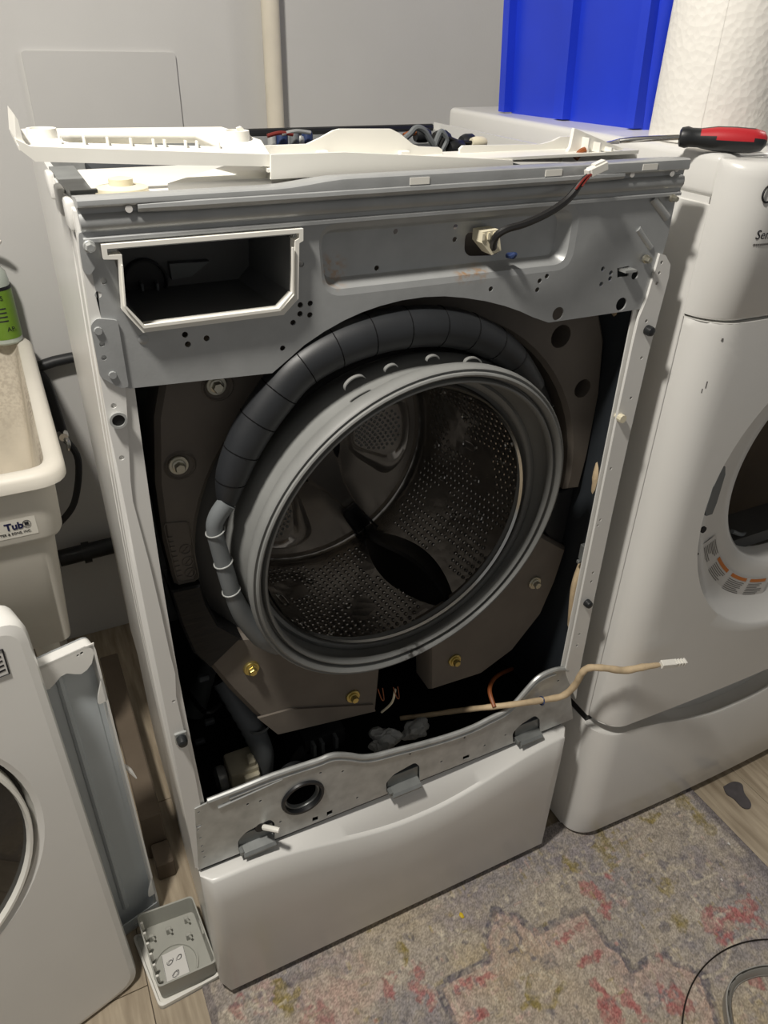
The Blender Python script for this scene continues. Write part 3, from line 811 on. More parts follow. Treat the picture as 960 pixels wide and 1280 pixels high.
for (px, py) in ((269,664),(279,703),(289,738)):
    x, z = F(px, py, 0.006); d = Vector((0.25, 0, -1)).normalized(); n1 = Vector((1, 0, 0.25)).normalized(); n2 = Vector((0, 1, 0))
    bm = B(); tube(bm, [Vector((x, 0.006, z))+(n1*math.cos(q)+n2*math.sin(q))*0.0112 for q in (2*PI*j/20 for j in range(21))], 0.0009, 6, 1, False); finish(bm, 'hose_clip', 'zinc', h2o)

# --- things in the dark sump below the tub
def P3(l): return [(F(a, b, y)[0], y, F(a, b, y)[1]) for a, b, y in l]
bm = B(); tube(bm, P3([(278,850,0.16),(300,885,0.13),(318,915,0.11),(328,940,0.10),(328,962,0.10)]), [0.016, 0.017, 0.018, 0.018, 0.018], 16, 6, True, 0, lambda i: 1.07 if (i < 14 and i % 2) else 1.0)
dhs = finish(bm, 'drain_hose', 'hose_grey', wm, 50)
bm = B(); q = P3([(322,905,0.11)])[0]; lathe(bm, [(0.0195, -0.003), (0.0205, 0.0), (0.0195, 0.003)], (q[0], q[1], q[2]), 'z', 20); finish(bm, 'hose_clamp', 'zinc_dark', dhs)
c0 = P3([(306,972,0.085)])[0]
bm = B(); box(bm, (c0[0]-0.024, 0.075, c0[2]-0.030), (c0[0]+0.024, 0.125, c0[2]+0.026), 0.006, 2)
box(bm, (c0[0]-0.003, 0.068, c0[2]-0.01), (c0[0]+0.022, 0.078, c0[2]+0.018), 0.002, 1)
box(bm, (c0[0]+0.008, 0.08, c0[2]+0.024), (c0[0]+0.020, 0.10, c0[2]+0.036), 0.002, 1)
pump = finish(bm, 'drain_pump', 'cream_plastic', wm, 35)
bm = B(); lathe(bm, [(0.018, 0.0), (0.020, -0.004), (0.020, -0.014), (0.012, -0.018), (1e-5, -0.018)], (c0[0]-0.026, 0.10, c0[2]), 'x', 20); finish(bm, 'pump_cap', 'zinc', pump)
c1 = P3([(385,930,0.14)])[0]
bm = B(); lathe(bm, [(1e-5, -0.04), (0.035, -0.04), (0.045, -0.03), (0.045, 0.02), (0.03, 0.03), (1e-5, 0.03)], c1, 'y', 28)
box(bm, (c1[0]-0.02, 0.10, c1[2]+0.02), (c1[0]+0.055, 0.16, c1[2]+0.055), 0.004, 2)
ph = finish(bm, 'pump_housing', 'dark_plastic', wm, 40)
for dx in (-0.01, 0.005, 0.03):
    bm = B(); box(bm, (c1[0]+dx, 0.085, c1[2]+0.03), (c1[0]+dx+0.006, 0.10, c1[2]+0.055), 0.001, 1); finish(bm, 'terminal', 'hose_grey', ph, 0)
bm = B(); tube(bm, P3([(232,860,0.2),(250,885,0.14),(262,890,0.12),(275,880,0.14)]), 0.004, 8, 5); finish(bm, 'sump_wire', 'wire_black', wm)
bm = B(); tube(bm, P3([(220,930,0.25),(250,935,0.2),(285,940,0.2),(300,948,0.15)]), 0.003, 8, 5); finish(bm, 'sump_wire', 'wire_black', wm)
for q in ((255,850,0.16),(262,905,0.2),(250,930,0.22)):
    c = P3([q])[0]; bm = B(); box(bm, (c[0]-0.008, c[1], c[2]-0.005), (c[0]+0.010, c[1]+0.01, c[2]+0.005), 0.002, 1); finish(bm, 'wire_plug', 'hose_grey', wm)
# shock absorbers
for x0, x1 in ((0.16, 0.07), (0.55, 0.63)):
    bm = B(); tube(bm, [(x0, 0.30, 0.60), ((x0+x1)/2, 0.30, 0.49), (x1, 0.30, 0.37)], [0.012, 0.016, 0.020], 12, 1); finish(bm, 'shock_absorber', 'zinc_dark', wm)
bm = B(); box(bm, (0.30, 0.20, 0.42), (0.55, 0.40, 0.54), 0.02, 3); finish(bm, 'sump_moulding', 'tub_plastic', wm)
bm = B(); lathe(bm, [(1e-5, -0.02), (0.055, -0.02), (0.06, 0.0), (0.06, 0.03), (1e-5, 0.04)], (0.58, 0.22, 0.52), 'y', 28); finish(bm, 'heater_flange', 'tub_plastic', wm)
# crumpled clear bag over a connector
def bag(cx_, cz_, y, rx_, rz_, seed, name):
    bm = B(); bmesh.ops.create_icosphere(bm, subdivisions=4, radius=1.0)
    for v in bm.verts:
        n = mnoise.noise(v.co*1.1+Vector((seed, 0, 0)))*0.4-abs(mnoise.noise(v.co*1.9+Vector((0, seed, 0))))*0.35
        k = 0.85+n
        v.co = Vector((cx_+v.co.x*rx_*k, y+v.co.y*0.022*k, cz_+v.co.z*rz_*k))
    return finish(bm, name, 'bag_plastic', wm, 25)
q = F(478, 925, 0.05); bag(q[0], q[1], 0.05, 0.036, 0.028, 2.3, 'plastic_bag'); q = F(520, 914, 0.05); bag(q[0], q[1], 0.055, 0.032, 0.016, 5.1, 'plastic_bag')
# --- wire harness
bm = B(); tube(bm, P3([(500,898,0.10),(540,893,0.08),(575,888,0.05),(610,884,0.01),(645,880,-0.008),(685,874,-0.014),(705,869,-0.020),(719,856,-0.030),(727,842,-0.038),(736,835,-0.044),(755,835,-0.055),(780,838,-0.065),(803,834,-0.075),(824,831,-0.082)]),
     [0.004, 0.0045, 0.005, 0.005, 0.0052, 0.0056, 0.006, 0.006, 0.006, 0.006, 0.0058, 0.0064, 0.006, 0.004], 10, 5, True, 0, lambda i: 1+0.06*math.sin(i*1.7))
har = finish(bm, 'wire_harness', 'beige_sleeve', wm, 50)
a, b_ = P3([(826,831,-0.082)])[0], P3([(857,828,-0.092)])[0]
Mx = frame(a, Vector(b_)-Vector(a), (0, 1, 0.2)); L = (Vector(b_)-Vector(a)).length
bm = B(); box(bm, (0, -0.006, -0.0045), (L*0.55, 0.006, 0.006), 0.0008, 1, Mx)
for k in range(4): box(bm, (L*(0.55+k*0.115), -0.0055, -0.0035), (L*(0.62+k*0.115), 0.0055, 0.0065), 0.0006, 1, Mx)
box(bm, (L*0.5, -0.004, -0.002), (L*1.0, 0.004, 0.0045), 0.0, 1, Mx)
finish(bm, 'harness_plug', 'white_plastic', har, 0)
q = Vector(P3([(677,876,-0.012)])[0]); bm = B(); tube(bm, [q+Vector((0.001*math.sin(t), 0.0062*math.cos(t), 0.0072*math.sin(t))) for t in (2*PI*j/16 for j in range(17))], 0.0018, 6, 1, False); tube(bm, [q+Vector((0, -0.006, 0)), q+Vector((-0.003, -0.010, 0.006))], 0.0015, 6, 1); finish(bm, 'cable_tie', 'wire_blue', har)
bm = B(); tube(bm, P3([(618,884,0.0),(612,862,0.03),(620,846,0.06),(640,836,0.1)]), 0.0038, 8, 5); finish(bm, 'harness_branch', 'copper', har)
bm = B(); tube(bm, P3([(770,385,0.05),(776,415,0.05),(783,445,0.05),(785,475,0.05),(776,505,0.045),(760,545,0.035),(747,590,0.025),(744,620,0.025),(740,650,0.03)]), [0.0065]*9, 10, 5, True, 0, lambda i: 1+0.08*math.sin(i*2.1)); finish(bm, 'wire_sleeve', 'beige_sleeve', wm, 50)
bm = B(); tube(bm, P3([(733,690,0.02),(720,725,0.015),(716,750,0.015),(713,790,0.02)]), 0.006, 10, 5); finish(bm, 'wire_sleeve', 'beige_sleeve', wm, 50)
for q in ((728,688),(711,806)):
    x, z = F(*q, 0.015); bm = B(); box(bm, (x-0.006, 0.006, z-0.014), (x+0.003, 0.016, z+0.014), 0.001, 1); box(bm, (x-0.010, 0.008, z-0.02), (x-0.003, 0.014, z-0.014), 0.001, 1); finish(bm, 'harness_clip', 'zinc_dark', rp)
# --- upper left side hardware and insides seen from the top
bm = B(); plate(bm, [(0.004, 0.01), (0.026, 0.012), (0.030, 0.25), (0.004, 0.25)], [], 1.300, 1.303, XY)
box(bm, (0.004, -0.004, 1.288), (0.024, 0.014, 1.2995), 0.002, 1); box(bm, (0.006, 0.075, 1.303), (0.03, 0.082, 1.306))
finish(bm, 'corner_bracket', 'zinc_dark', wm, 30)
for z0, y0 in ((1.295, 0.03), (1.295, 0.10), (1.295, 0.19)):
    bm = B(); box(bm, (-0.004, y0, z0-0.016), (0.004, y0+0.03, z0+0.010), 0.003, 2); finish(bm, 'side_tab', 'white_enamel', wm)
bm = B(); box(bm, (0.035, 0.045, 1.270), (0.24, 0.30, 1.292), 0.004, 2); dtop = finish(bm, 'dispenser_cover', 'white_plastic', wm)
bm = B(); plate(bm, [(0.09, 0.05), (0.23, 0.05), (0.23, 0.16), (0.19, 0.16)], [], 1.292, 1.312, XY); finish(bm, 'cover_rib', 'white_plastic', dtop, 0)
bm = B(); lathe(bm, [(1e-5, 0.0), (0.032, 0.0), (0.034, 0.008), (0.026, 0.010), (0.026, 0.022), (0.012, 0.024), (0.012, 0.03), (1e-5, 0.03)], (0.060, 0.13, 1.276), 'z', 24); finish(bm, 'water_valve_cap', 'cream_plastic', wm)
bm = B(); box(bm, (0.06, 0.30, 1.255), (0.14, 0.42, 1.285), 0.004, 2); finish(bm, 'motor_cover', 'liner_dark', wm)
bm = B(); box(bm, (0.10, 0.42, 1.24), (0.66, 0.57, 1.27), 0.003, 1); ctl = finish(bm, 'control_tray', 'black_plastic', wm)
bm = B(); tube(bm, [(0.014, 0.588, 1.293), (0.674, 0.588, 1.293)], 0.006, 8, 1); finish(bm, 'back_edge', 'black_plastic', wm)
for (px, py, s, mt) in ((352,172,0.010,'wire_blue'),(368,172,0.008,'hose_grey'),(384,171,0.009,'wire_blue'),(340,174,0.007,'zinc'),(376,177,0.007,'zinc')):
    p = at(px, py, 'y', 0.52); bm = B(); cap_lathe(bm, [(s, -0.024), (s, 0.004), (s*0.8, 0.008)], p, 'z', 12); finish(bm, 'solenoid', mt, ctl)
wires = [([(334,170),(350,166),(366,168)], 'wire_red', 0.5), ([(352,168),(370,164),(388,166)], 'zinc', 0.5), ([(500,178),(512,168),(520,160),(530,163),(538,175),(545,185)], 'hose_grey', 0.3), ([(540,192),(548,170),(552,165),(558,175),(552,188)], 'hose_grey', 0.3), ([(505,170),(520,165),(535,168)], 'copper', 0.36), ([(495,180),(515,184),(548,186)], 'wire_black', 0.28), ([(548,188),(556,172),(575,178),(600,178)], 'wire_black', 0.3), ([(572,199),(578,194),(588,194),(594,199)], 'wire_red', 0.22)]
for l, mt, y in wires:
    bm = B(); tube(bm, [at(a, b, 'y', y) for a, b in l], 0.0042 if mt in ('hose_grey', 'copper') else 0.003, 8, 5); finish(bm, 'loose_wire', mt, wm)
for (px, py, y, r, mt) in ((598,178,0.3,0.008,'cream_plastic'),(552,175,0.32,0.013,'black_rubber'),(528,169,0.36,0.010,'black_rubber'),(585,180,0.34,0.014,'black_rubber'),(570,186,0.30,0.012,'black_plastic')):
    p = at(px, py, 'y', y); bm = B(); cap_lathe(bm, [(r*0.8, -0.012), (r, -0.006), (r, 0.006), (r*0.7, 0.012)], p, 'x', 12); finish(bm, 'wire_coupler', mt, wm)

# ================================================================== pedestals
def ped_drawer(x0, x1, yf, ztop_, dip, parent, zb=0.022, cr=0.016):
    bm = B(); rings = []; N = 49
    for k in range(N):
        t = k/(N-1); x = x0+(x1-x0)*t
        e = min(t, 1-t)*(x1-x0)
        rnd = cr*(1-math.sqrt(max(0, 1-(1-min(1, e/cr))**2)))
        s = min(1, max(0, (t-0.10)/0.42)); s2 = min(1, max(0, (0.98-t)/0.42)); q = (s*s*(3-2*s))*(s2*s2*(3-2*s2))
        zt = ztop_-dip*q*1.0
        y = yf+rnd
        zb_ = zb+rnd*0.8; zt_ = zt-0.004-rnd*0.35
        rings.append([(x, 0.012, ztop_), (x, yf*0.25+rnd*0.5, ztop_-dip*q*0.30-0.001), (x, y+0.008, zt), (x, y+0.003, zt-0.0012), (x, y, zt_), (x, y-0.0015, zt_-0.06), (x, y, zb_+0.006), (x, y+0.004, zb_), (x, 0.012, zb_)])
    loft(bm, rings, True, True, True)
    return finish(bm, 'drawer_front', 'white_enamel_worn', parent, 50)
pd = thing('laundry_pedestal', 'white pedestal drawer under the opened washing machine', 'pedestal', (W/2, 0.36, 0))
bm = B(); plate(bm, [(0.002, 0.012), (W-0.002, 0.012), (W-0.002, 0.60), (0.012, 0.60)], [], 0.012, 0.352, XY); finish(bm, 'pedestal_body', 'white_enamel', pd)
ped_drawer(0.0, W, -0.026, 0.350, 0.055, pd)
bm = B(); box(bm, (0.004, 0.002, 0.3495), (W-0.004, 0.014, 0.3565)); finish(bm, 'seal_strip', 'black_plastic', pd, 0)
for x in (0.05, W-0.05):
    for y in (0.06, 0.55):
        bm = B(); cap_lathe(bm, [(0.02, 0.0), (0.022, 0.006), (0.012, 0.012), (0.012, 0.02)], (x, y, 0), 'z', 14); finish(bm, 'foot', 'black_rubber', pd)

# ================================================================== clothes dryer
DX0, DX1 = 0.745, 1.475; DZ = 1.319; DC = 1.125
dr = thing('clothes_dryer', 'white clothes dryer standing right of the opened washer with door hole empty', 'dryer', ((DX0+DX1)/2, 0.36, 0.335))
for x in (DX0, DX1-0.004):
    bm = B(); box(bm, (x, 0.0, 0.346), (x+0.004, 0.65, 1.262), 0.001, 1); finish(bm, 'cabinet_side', 'white_enamel', dr)
bm = B(); box(bm, (DX0+0.003, 0.646, 0.346), (DX1-0.003, 0.65, 1.262)); finish(bm, 'cabinet_back', 'white_enamel', dr, 0)
bm = B(); box(bm, (DX0+0.003, 0.0, 0.346), (DX1-0.003, 0.65, 0.352)); finish(bm, 'cabinet_base', 'white_enamel', dr, 0)
bm = B(); box(bm, (DX0+0.002, 0.004, 1.258), (DX1-0.002, 0.648, 1.270)); finish(bm, 'lid_gap', 'white_enamel', dr, 0)
bm = B(); box(bm, (DX0, -0.001, 1.2685), (DX1, 0.655, DZ), 0.009, 4); finish(bm, 'top_cover', 'white_enamel', dr)
def fcurve(x):
    """front y of the bowed dryer front with a large rounded corner"""
    e = min(x-DX0, DX1-x); R = 0.048
    k = min(1, max(0, e/R))
    return -0.002-0.050*math.sqrt(max(0, 1-(1-k)**2))-0.008*math.sin(PI*(x-DX0)/(DX1-DX0))
xs = [DX0+0.048*(1-math.cos(PI/2*k/10)) for k in range(11)]+list(np.linspace(DX0+0.06, DX1-0.06, 40))+[DX1-0.048*(1-math.cos(PI/2*k/10)) for k in range(10, -1, -1)]
# control fascia on top
def zseam(x): return 1.1225
bm = B(); rings = []
for x in xs:
    y = fcurve(x); zt = DZ-0.004; zb = zseam(x)+0.0015
    rings.append([(x, 0.0, zt), (x, min(-0.0005, y+0.016), zt), (x, min(-0.0007, y+0.006), zt-0.003), (x, min(-0.0009, y+0.0012), zt-0.010), (x, y, zt-0.018), (x, y, zb+0.004), (x, min(-0.0005, y+0.004), zb), (x, 0.0, zb)])
loft(bm, rings, True, True, True); fas = finish(bm, 'control_fascia', 'white_enamel', dr, 50)
# front panel with the door recess
HC = (1.140, 0.822); rh_, ro_x, ro_z = 0.203, 0.308, 0.325
zb = 0.352
def edge_pt(c, s):
    ts = []
    if c > 1e-9: ts.append((DX1-HC[0])/c)
    if c < -1e-9: ts.append((DX0-HC[0])/c)
    if s > 1e-9: ts.append((1.1205-HC[1])/s)
    if s < -1e-9: ts.append((zb-HC[1])/s)
    t = min(ts); return (HC[0]+c*t, HC[1]+s*t)
N = 360
angs = [2*PI*k/N for k in range(N)]
for cx0, cz0 in ((DX0, zb), (DX1, zb), (DX1, 1.1205), (DX0, 1.1205)):
    a0 = math.atan2(cz0-HC[1], cx0-HC[0]) % (2*PI); k = min(range(N), key=lambda q: abs(angs[q]-a0)); angs[k] = a0
def recess(k, n=None): return math.cos(angs[k]), math.sin(angs[k])
bm = B()
fr = []
for f in [0, 0.1, 0.25, 0.4, 0.55, 0.68, 0.78, 0.85, 0.90, 0.935, 0.96, 0.98, 0.992, 1.0]:
    ring = []
    for k in range(N):
        c, s_ = recess(k); ix, iz = HC[0]+ro_x*c, HC[1]+(ro_z if s_ < 0 else 0.272)*s_
        ex, ez = edge_pt(c, s_); x, z = ix+(ex-ix)*f, iz+(ez-iz)*f
        ring.append((x, fcurve(x), z))
    fr.append(ring)
loft(bm, fr, True)
def rr(f, y): return [(HC[0]+(c*(rh_+(ro_x-rh_)*f)), y if y is not None else fcurve(HC[0]+c*ro_x), HC[1]+s*(rh_+((ro_z if s < 0 else 0.272)-rh_)*f)) for c, s in (recess(k) for k in range(N))]
loft(bm, [rr(1, None), [(a, b+0.004, c) for a, b, c in rr(0.97, None)], [(a, b+0.014, c) for a, b, c in rr(0.90, None)], rr(0.6, -0.026), rr(0.25, -0.022), rr(0.06, -0.020), rr(0.0, -0.014), rr(-0.01, 0.03)], True)
# bottom and top returns
loft(bm, [[(x, fcurve(x), 0.352), (x, 0.0, 0.350)] for x in xs], False)
loft(bm, [[(x, fcurve(x), 1.1205), (x, 0.0, 1.1205)] for x in xs], False)
fp = finish(bm, 'front_panel', 'white_enamel', dr, 50)
bm = B(); lathe(bm, [(rh_*0.985, 0.0), (rh_*0.985, 0.05), (rh_*1.15, 0.08), (rh_*1.2, 0.5), (1e-5, 0.52)], (HC[0], 0.02, HC[1]), 'y', 56); drm = finish(bm, 'dryer_drum', 'stainless', dr)
bm = B()
q = [at(918,668,'y',0.03), at(930,672,'y',0.03), at(960,655,'y',0.06)]
tube(bm, [at(915,664,'y',0.02), at(930,668,'y',0.03), at(945,655,'y',0.05), at(965,640,'y',0.08)], 0.004, 8, 4)
tube(bm, [at(930,668,'y',0.03), at(930,676,'y',0.03), at(965,672,'y',0.04)], 0.004, 8, 4)
finish(bm, 'lint_filter_rail', 'hose_grey', drm)
bm = B(); plate(bm, [(HC[0]-0.19, 0.655), (HC[0]+0.19, 0.655), (HC[0]+0.12, 0.63), (HC[0]-0.12, 0.63)], [], 0.02, 0.09); finish(bm, 'lint_filter', 'tub_plastic', drm, 0)
# hinge plate, screws and holes on the recess (left of the hole)
def on_recess(px, py): return at(px, py, 'y', -0.028)
bm = B(); l = [on_recess(*q) for q in ((884,577),(892,575),(893,585),(883,620),(877,634),(867,635),(866,627),(874,600))]
plate(bm, [(p.x, p.z) for p in l], [], -0.044, -0.034)
for v in bm.verts: v.co.y += 0.006*(v.co.x-0.89)/0.03
hg = finish(bm, 'latch_plate', 'hose_grey', dr, 0)
for (px, py, r, mt) in ((904,547,0.005,'zinc_dark'),(885,583,0.0035,'zinc_dark'),(877,606,0.006,'zinc_dark'),(870,630,0.004,'bolt_silver'),(870,656,0.006,'ink'),(863,731-45,0.002,'ink')):
    p = on_recess(px, py); bm = B(); cap_lathe(bm, [(r, 0.0), (r, -0.003)], (p.x, -0.042, p.z), 'y', 10); finish(bm, 'screw', mt, dr)
# warning label curved along the lower recess
lab = B(); lab2 = B(); lab3 = B()
def lp_(r, a): return (HC[0]+r*math.cos(a), HC[1]+r*math.sin(a))
def strip(bm, r0, r1, a0, a1, dy, n=10):
    rg = []
    for k in range(n+1):
        a = a0+(a1-a0)*k/n
        rg.append([(lp_(r, a)[0], -0.0245-0.002*(r-0.215)/0.06-dy, lp_(r, a)[1]) for r in (r0, r1)])
    loft(bm, rg, False)
A0, A1 = math.radians(202), math.radians(262)
strip(lab, 0.242, 0.281, A0, A1, 0.0012)
o1 = finish(lab, 'warning_label', 'label_white', dr, 0)
for a0, a1 in ((216, 229), (233, 246), (249, 260)): strip(lab2, 0.244, 0.2505, math.radians(a0), math.radians(a1), 0.0018)
finish(lab2, 'label_header', 'orange_print', o1, 0)
for r in np.arange(0.2545, 0.279, 0.0036):
    for a0, a1 in ((204, 213), (217, 229), (233, 246), (249, 260)):
        strip(lab3, r, r+0.0014, math.radians(a0), math.radians(a1-rng.random()*4), 0.0018, 4)
for r in np.arange(0.2445, 0.253, 0.0036): strip(lab3, r, r+0.0014, math.radians(204), math.radians(213), 0.0018, 4)
finish(lab3, 'label_lines', 'ink_grey', o1, 0)
# logo ring and lettering on the fascia
p = at(963, 243, 'y', -0.055)
bm = B(); yy = fcurve(p.x)-0.0008
tube(bm, [(p.x+0.0095*math.cos(2*PI*k/24), yy, p.z+0.0095*math.sin(2*PI*k/24)) for k in range(25)], 0.0013, 6, 1, False)
finish(bm, 'logo_ring', 'ink', fas)
p = at(946, 300, 'y', -0.055)
text('Sen', 0.0155, 'ink', 'lettering', fas, frame((p.x, fcurve(p.x)-0.0010, p.z), (0.03, fcurve(p.x+0.03)-fcurve(p.x), 0), (0, 0, 1)), 0.0004, 0.12)
p = at(944, 308, 'y', -0.055)
bm = B()
xx = p.x
for k in range(9):
    wd = 0.0018+0.0012*rng.random(); box(bm, (xx, fcurve(xx)-0.0012, p.z), (xx+wd, fcurve(xx)+0.001, p.z+0.0022)); xx += wd+0.0005
finish(bm, 'small_print', 'ink_grey', fas, 0)
for (px, py, w2, h2) in ((877,414,0.002,0.004),(860,470,0.0012,0.010),(856,478,0.001,0.006)):
    p = at(px, py, 'y', -0.012); yq = fcurve(max(DX0+0.002, p.x)); bm = B(); box(bm, (p.x-w2/2, yq-0.0004, p.z-h2/2), (p.x+w2/2, yq+0.003, p.z+h2/2)); finish(bm, 'paint_chip', 'ink_grey', dr, 0)
dp_ = thing('laundry_pedestal', 'white pedestal drawer under the clothes dryer', 'pedestal', ((DX0+DX1)/2, 0.36, 0))
bm = B(); box(bm, (DX0, 0.002, 0.012), (DX1, 0.65, 0.328), 0.004, 2); finish(bm, 'pedestal_body', 'white_enamel', dp_)
bm = B(); rings = []
for x in xs:
    y = fcurve(x)*0.92; t = (x-DX0)/(DX1-DX0)
    s = min(1, max(0, (t-0.06)/0.40)); s2 = min(1, max(0, (0.94-t)/0.40)); q = (s*s*(3-2*s))*(s2*s2*(3-2*s2))
    z = 0.324-0.058*q
    rings.append([(x, 0.004, 0.326), (x, 0.004+(y-0.004)*0.22, 0.324-0.078*q), (x, y*0.70, z-0.024*q), (x, y*0.86, z-0.001), (x, y*0.97, z), (x, y, z-0.005), (x, y-0.001, 0.10), (x, y, 0.028), (x, y*0.9, 0.020), (x, 0.004, 0.020)])
loft(bm, rings, True, True, True); finish(bm, 'drawer_front', 'white_enamel', dp_, 50)
bm = B(); box(bm, (DX0+0.002, 0.004, 0.3275), (DX1-0.002, 0.645, 0.3455)); finish(bm, 'seal_strip', 'black_plastic', dp_, 0)
for x in (DX0+0.05, DX1-0.05):
    for y in (0.06, 0.59):
        bm = B(); cap_lathe(bm, [(0.02, 0.0), (0.022, 0.006), (0.012, 0.012), (0.012, 0.02)], (x, y, 0), 'z', 14); finish(bm, 'foot', 'black_rubber', dp_)

# ================================================================== on the dryer
DT = DZ
# blue bin
a, b_ = at(634, 141, 'z', DT), at(806, 163, 'z', DT)
ux = Vector((b_.x-a.x, b_.y-a.y, 0)); Lb = ux.length; ux.normalize(); vx = Vector((-ux.y, ux.x, 0))   # vx points away to the right
sb = thing('storage_bin', 'deep blue ribbed plastic bin standing on the dryer top', 'bin', (a.x, a.y, DT))
def bpos(s, t, z): return Vector((a.x, a.y, 0))+ux*s+vx*t+Vector((0, 0, z))
HB = 0.34; WB = 0.36
def brect(gr, z):
    pts = rpoly([(-gr, -gr), (Lb+gr, -gr), (Lb+gr, WB+gr), (-gr, WB+gr)], 0.02, 4)
    return [bpos(s, t, z) for s, t in pts]
bm = B()
loft(bm, [brect(0, DT), brect(0.022, DT+HB), brect(0.034, DT+HB), brect(0.034, DT+HB+0.012), brect(0.016, DT+HB+0.012), brect(-0.004, DT+0.006)], True, True, True)
bb_ = finish(bm, 'bin_body', 'blue_plastic', sb, 40)
for s0, w0 in ((0.0, 0.020), (0.45, 0.030), (0.94, 0.022)):
    bm = B(); s1 = s0*Lb
    loft(bm, [[bpos(s1+d, t-0.0-0.022*zz, DT+0.002+zz*HB) for d, t in ((-w0*0.5, 0.004), (-w0*0.35, -0.015), (w0*0.35, -0.015), (w0*0.5, 0.004))] for zz in (0, 1)], True, True, True)
    finish(bm, 'bin_rib', 'blue_plastic', sb, 20)
# paper towel roll
pr = thing('paper_towel_roll', 'white embossed paper towel roll standing on the dryer beside the blue bin', 'paper towels', (0.93, 0.17, DT))
PC = None
best = None
pa = at(812, 120, 'z', DT+0.05)
for dd in np.linspace(1.0, 1.3, 31):
    pass
rp_ = 0.078
dirL = BF+(811-480)/FPX*BR-(165-640)/FPX*BU
h = Vector((dirL[0], dirL[1], 0)).normalized(); side = Vector((h.y, -h.x, 0))
dist = (Vector((0.842, 0.188, 0))-Vector((CAM[0], CAM[1], 0))).dot(h)
for k_ in range(200):
    pc = Vector((CAM[0], CAM[1], 0))+h*dist+side*rp_
    if pc.y < 0.118: break
    dist -= 0.002
pr.location = (pc.x, pc.y, DT); pr.matrix_world = Matrix.Translation((pc.x, pc.y, DT))
bm = B(); lathe(bm, [(0.021, 0.0), (rp_-0.003, 0.0), (rp_, 0.003), (rp_, 0.276), (rp_-0.003, 0.279), (0.021, 0.279), (0.021, 0.0)], (pc.x, pc.y, DT), 'z', 96); finish(bm, 'paper_sheets', 'paper', pr, 40)
bm = B(); lathe(bm, [(0.021, -0.0), (0.0195, 0.0), (0.0195, 0.279), (0.021, 0.279)], (pc.x, pc.y, DT), 'z', 32); finish(bm, 'core_tube', 'cardboard', pr)
bm = B(); lathe(bm, [(rp_+0.0006, 0.002), (rp_+0.0006, 0.277)], (pc.x, pc.y, DT), 'z', 12, a0=math.radians(150), a1=math.radians(215)); finish(bm, 'loose_sheet', 'paper', pr)
# screwdriver
s0, s1, s2 = at(772, 167, 'z', DT+0.010), at(849, 171, 'z', DT+0.0145), at(958, 177, 'z', DT+0.0145)
sd = thing('screwdriver', 'flat screwdriver with red and black grip lying on the dryer', 'screwdriver', (s1.x, s1.y, DT))
s1.z = DT+0.0145; s2.z = DT+0.0145; s0.z = DT+0.008
dr_ = (s2-s1); dr_.z = 0
Lh = min(0.118, dr_.length); e1 = s1+dr_.normalized()*Lh
Ux = (e1-s1).normalized(); Vx = Vector((-Ux.y, Ux.x, 0))
def hsec(t, r, flat=1.0):
    c = s1+Ux*t
    return [c+Vx*math.cos(q)*r+Vector((0, 0, 1))*math.sin(q)*r*flat for q in (2*PI*k/20 for k in range(20))]
hprof = [(0.0, 0.009), (0.002, 0.0125), (0.010, 0.0142), (0.016, 0.0125), (0.028, 0.0125), (0.05, 0.0160), (0.075, 0.0165), (0.10, 0.0155), (0.113, 0.0125), (0.118, 0.006)]
hprof = [(t*Lh/0.118, r*0.87) for t, r in hprof]
bm = B(); loft(bm, [hsec(t, r) for t, r in hprof], True, True, True)
for f in bm.faces:
    c = f.calc_center_median(); t = (c-s1).dot(Ux); sd_ = (c-s1-Ux*t)
    up = sd_.z; sv = sd_.dot(Vx)
    black = t < 0.024 or (up < 0.002-0.004*0 and t < 0.100) or (abs(sv) < 0.005 and t < 0.09 and up > 0)
    f.material_index = 1 if black else 0
finish(bm, 'handle', ['red_grip', 'black_rubber'], sd, 40)
tip = s1-Ux*0.085
tip.z = DT+0.0035
bm = B(); tube(bm, [s1+Ux*0.004, s1-Ux*0.055+Vector((0, 0, -0.006)), s1-Ux*0.070+Vector((0, 0, -0.0085))], [0.0034, 0.0034, 0.003], 12, 1)
q = s1-Ux*0.070+Vector((0, 0, -0.0085))
loft(bm, [[q+Vx*a*0.003+Vector((0, 0, b*0.003)) for a, b in ((-1, -1), (1, -1), (1, 1), (-1, 1))], [q-Ux*0.010+Vector((0, 0, -0.002))+Vx*a*0.0045+Vector((0, 0, b*0.0016)) for a, b in ((-1, -1), (1, -1), (1, 1), (-1, 1))], [q-Ux*0.018+Vector((0, 0, -0.003))+Vx*a*0.004+Vector((0, 0, b*0.0006)) for a, b in ((-1, -1), (1, -1), (1, 1), (-1, 1))]], True, True, True)
finish(bm, 'shaft', 'chrome', sd, 30)

# ================================================================== removed control panel lying on the washer
cp = thing('control_panel', 'removed white plastic control panel lying inside-up on top of the washer', 'control panel', (0.3, 0.08, 1.318))
def fz(px, py, y): q = F(px, py, y); return q
# front bar
CZ0, CZ1 = F(23,181,0.045)[1], F(338,193,0.045)[1]
def bar(pxtop, pxbot, y0, y1, name, mt='white_plastic', par=cp):
    bm = B(); plate(bm, FL(pxtop, y0)+FL(pxbot[::-1], y0), [], y0, y1); return finish(bm, name, mt, par, 30)
bar([(20,174),(38,183),(180,188),(338,193)], [(26,188),(44,202),(190,206),(338,208)], 0.045, 0.060, 'front_bar')
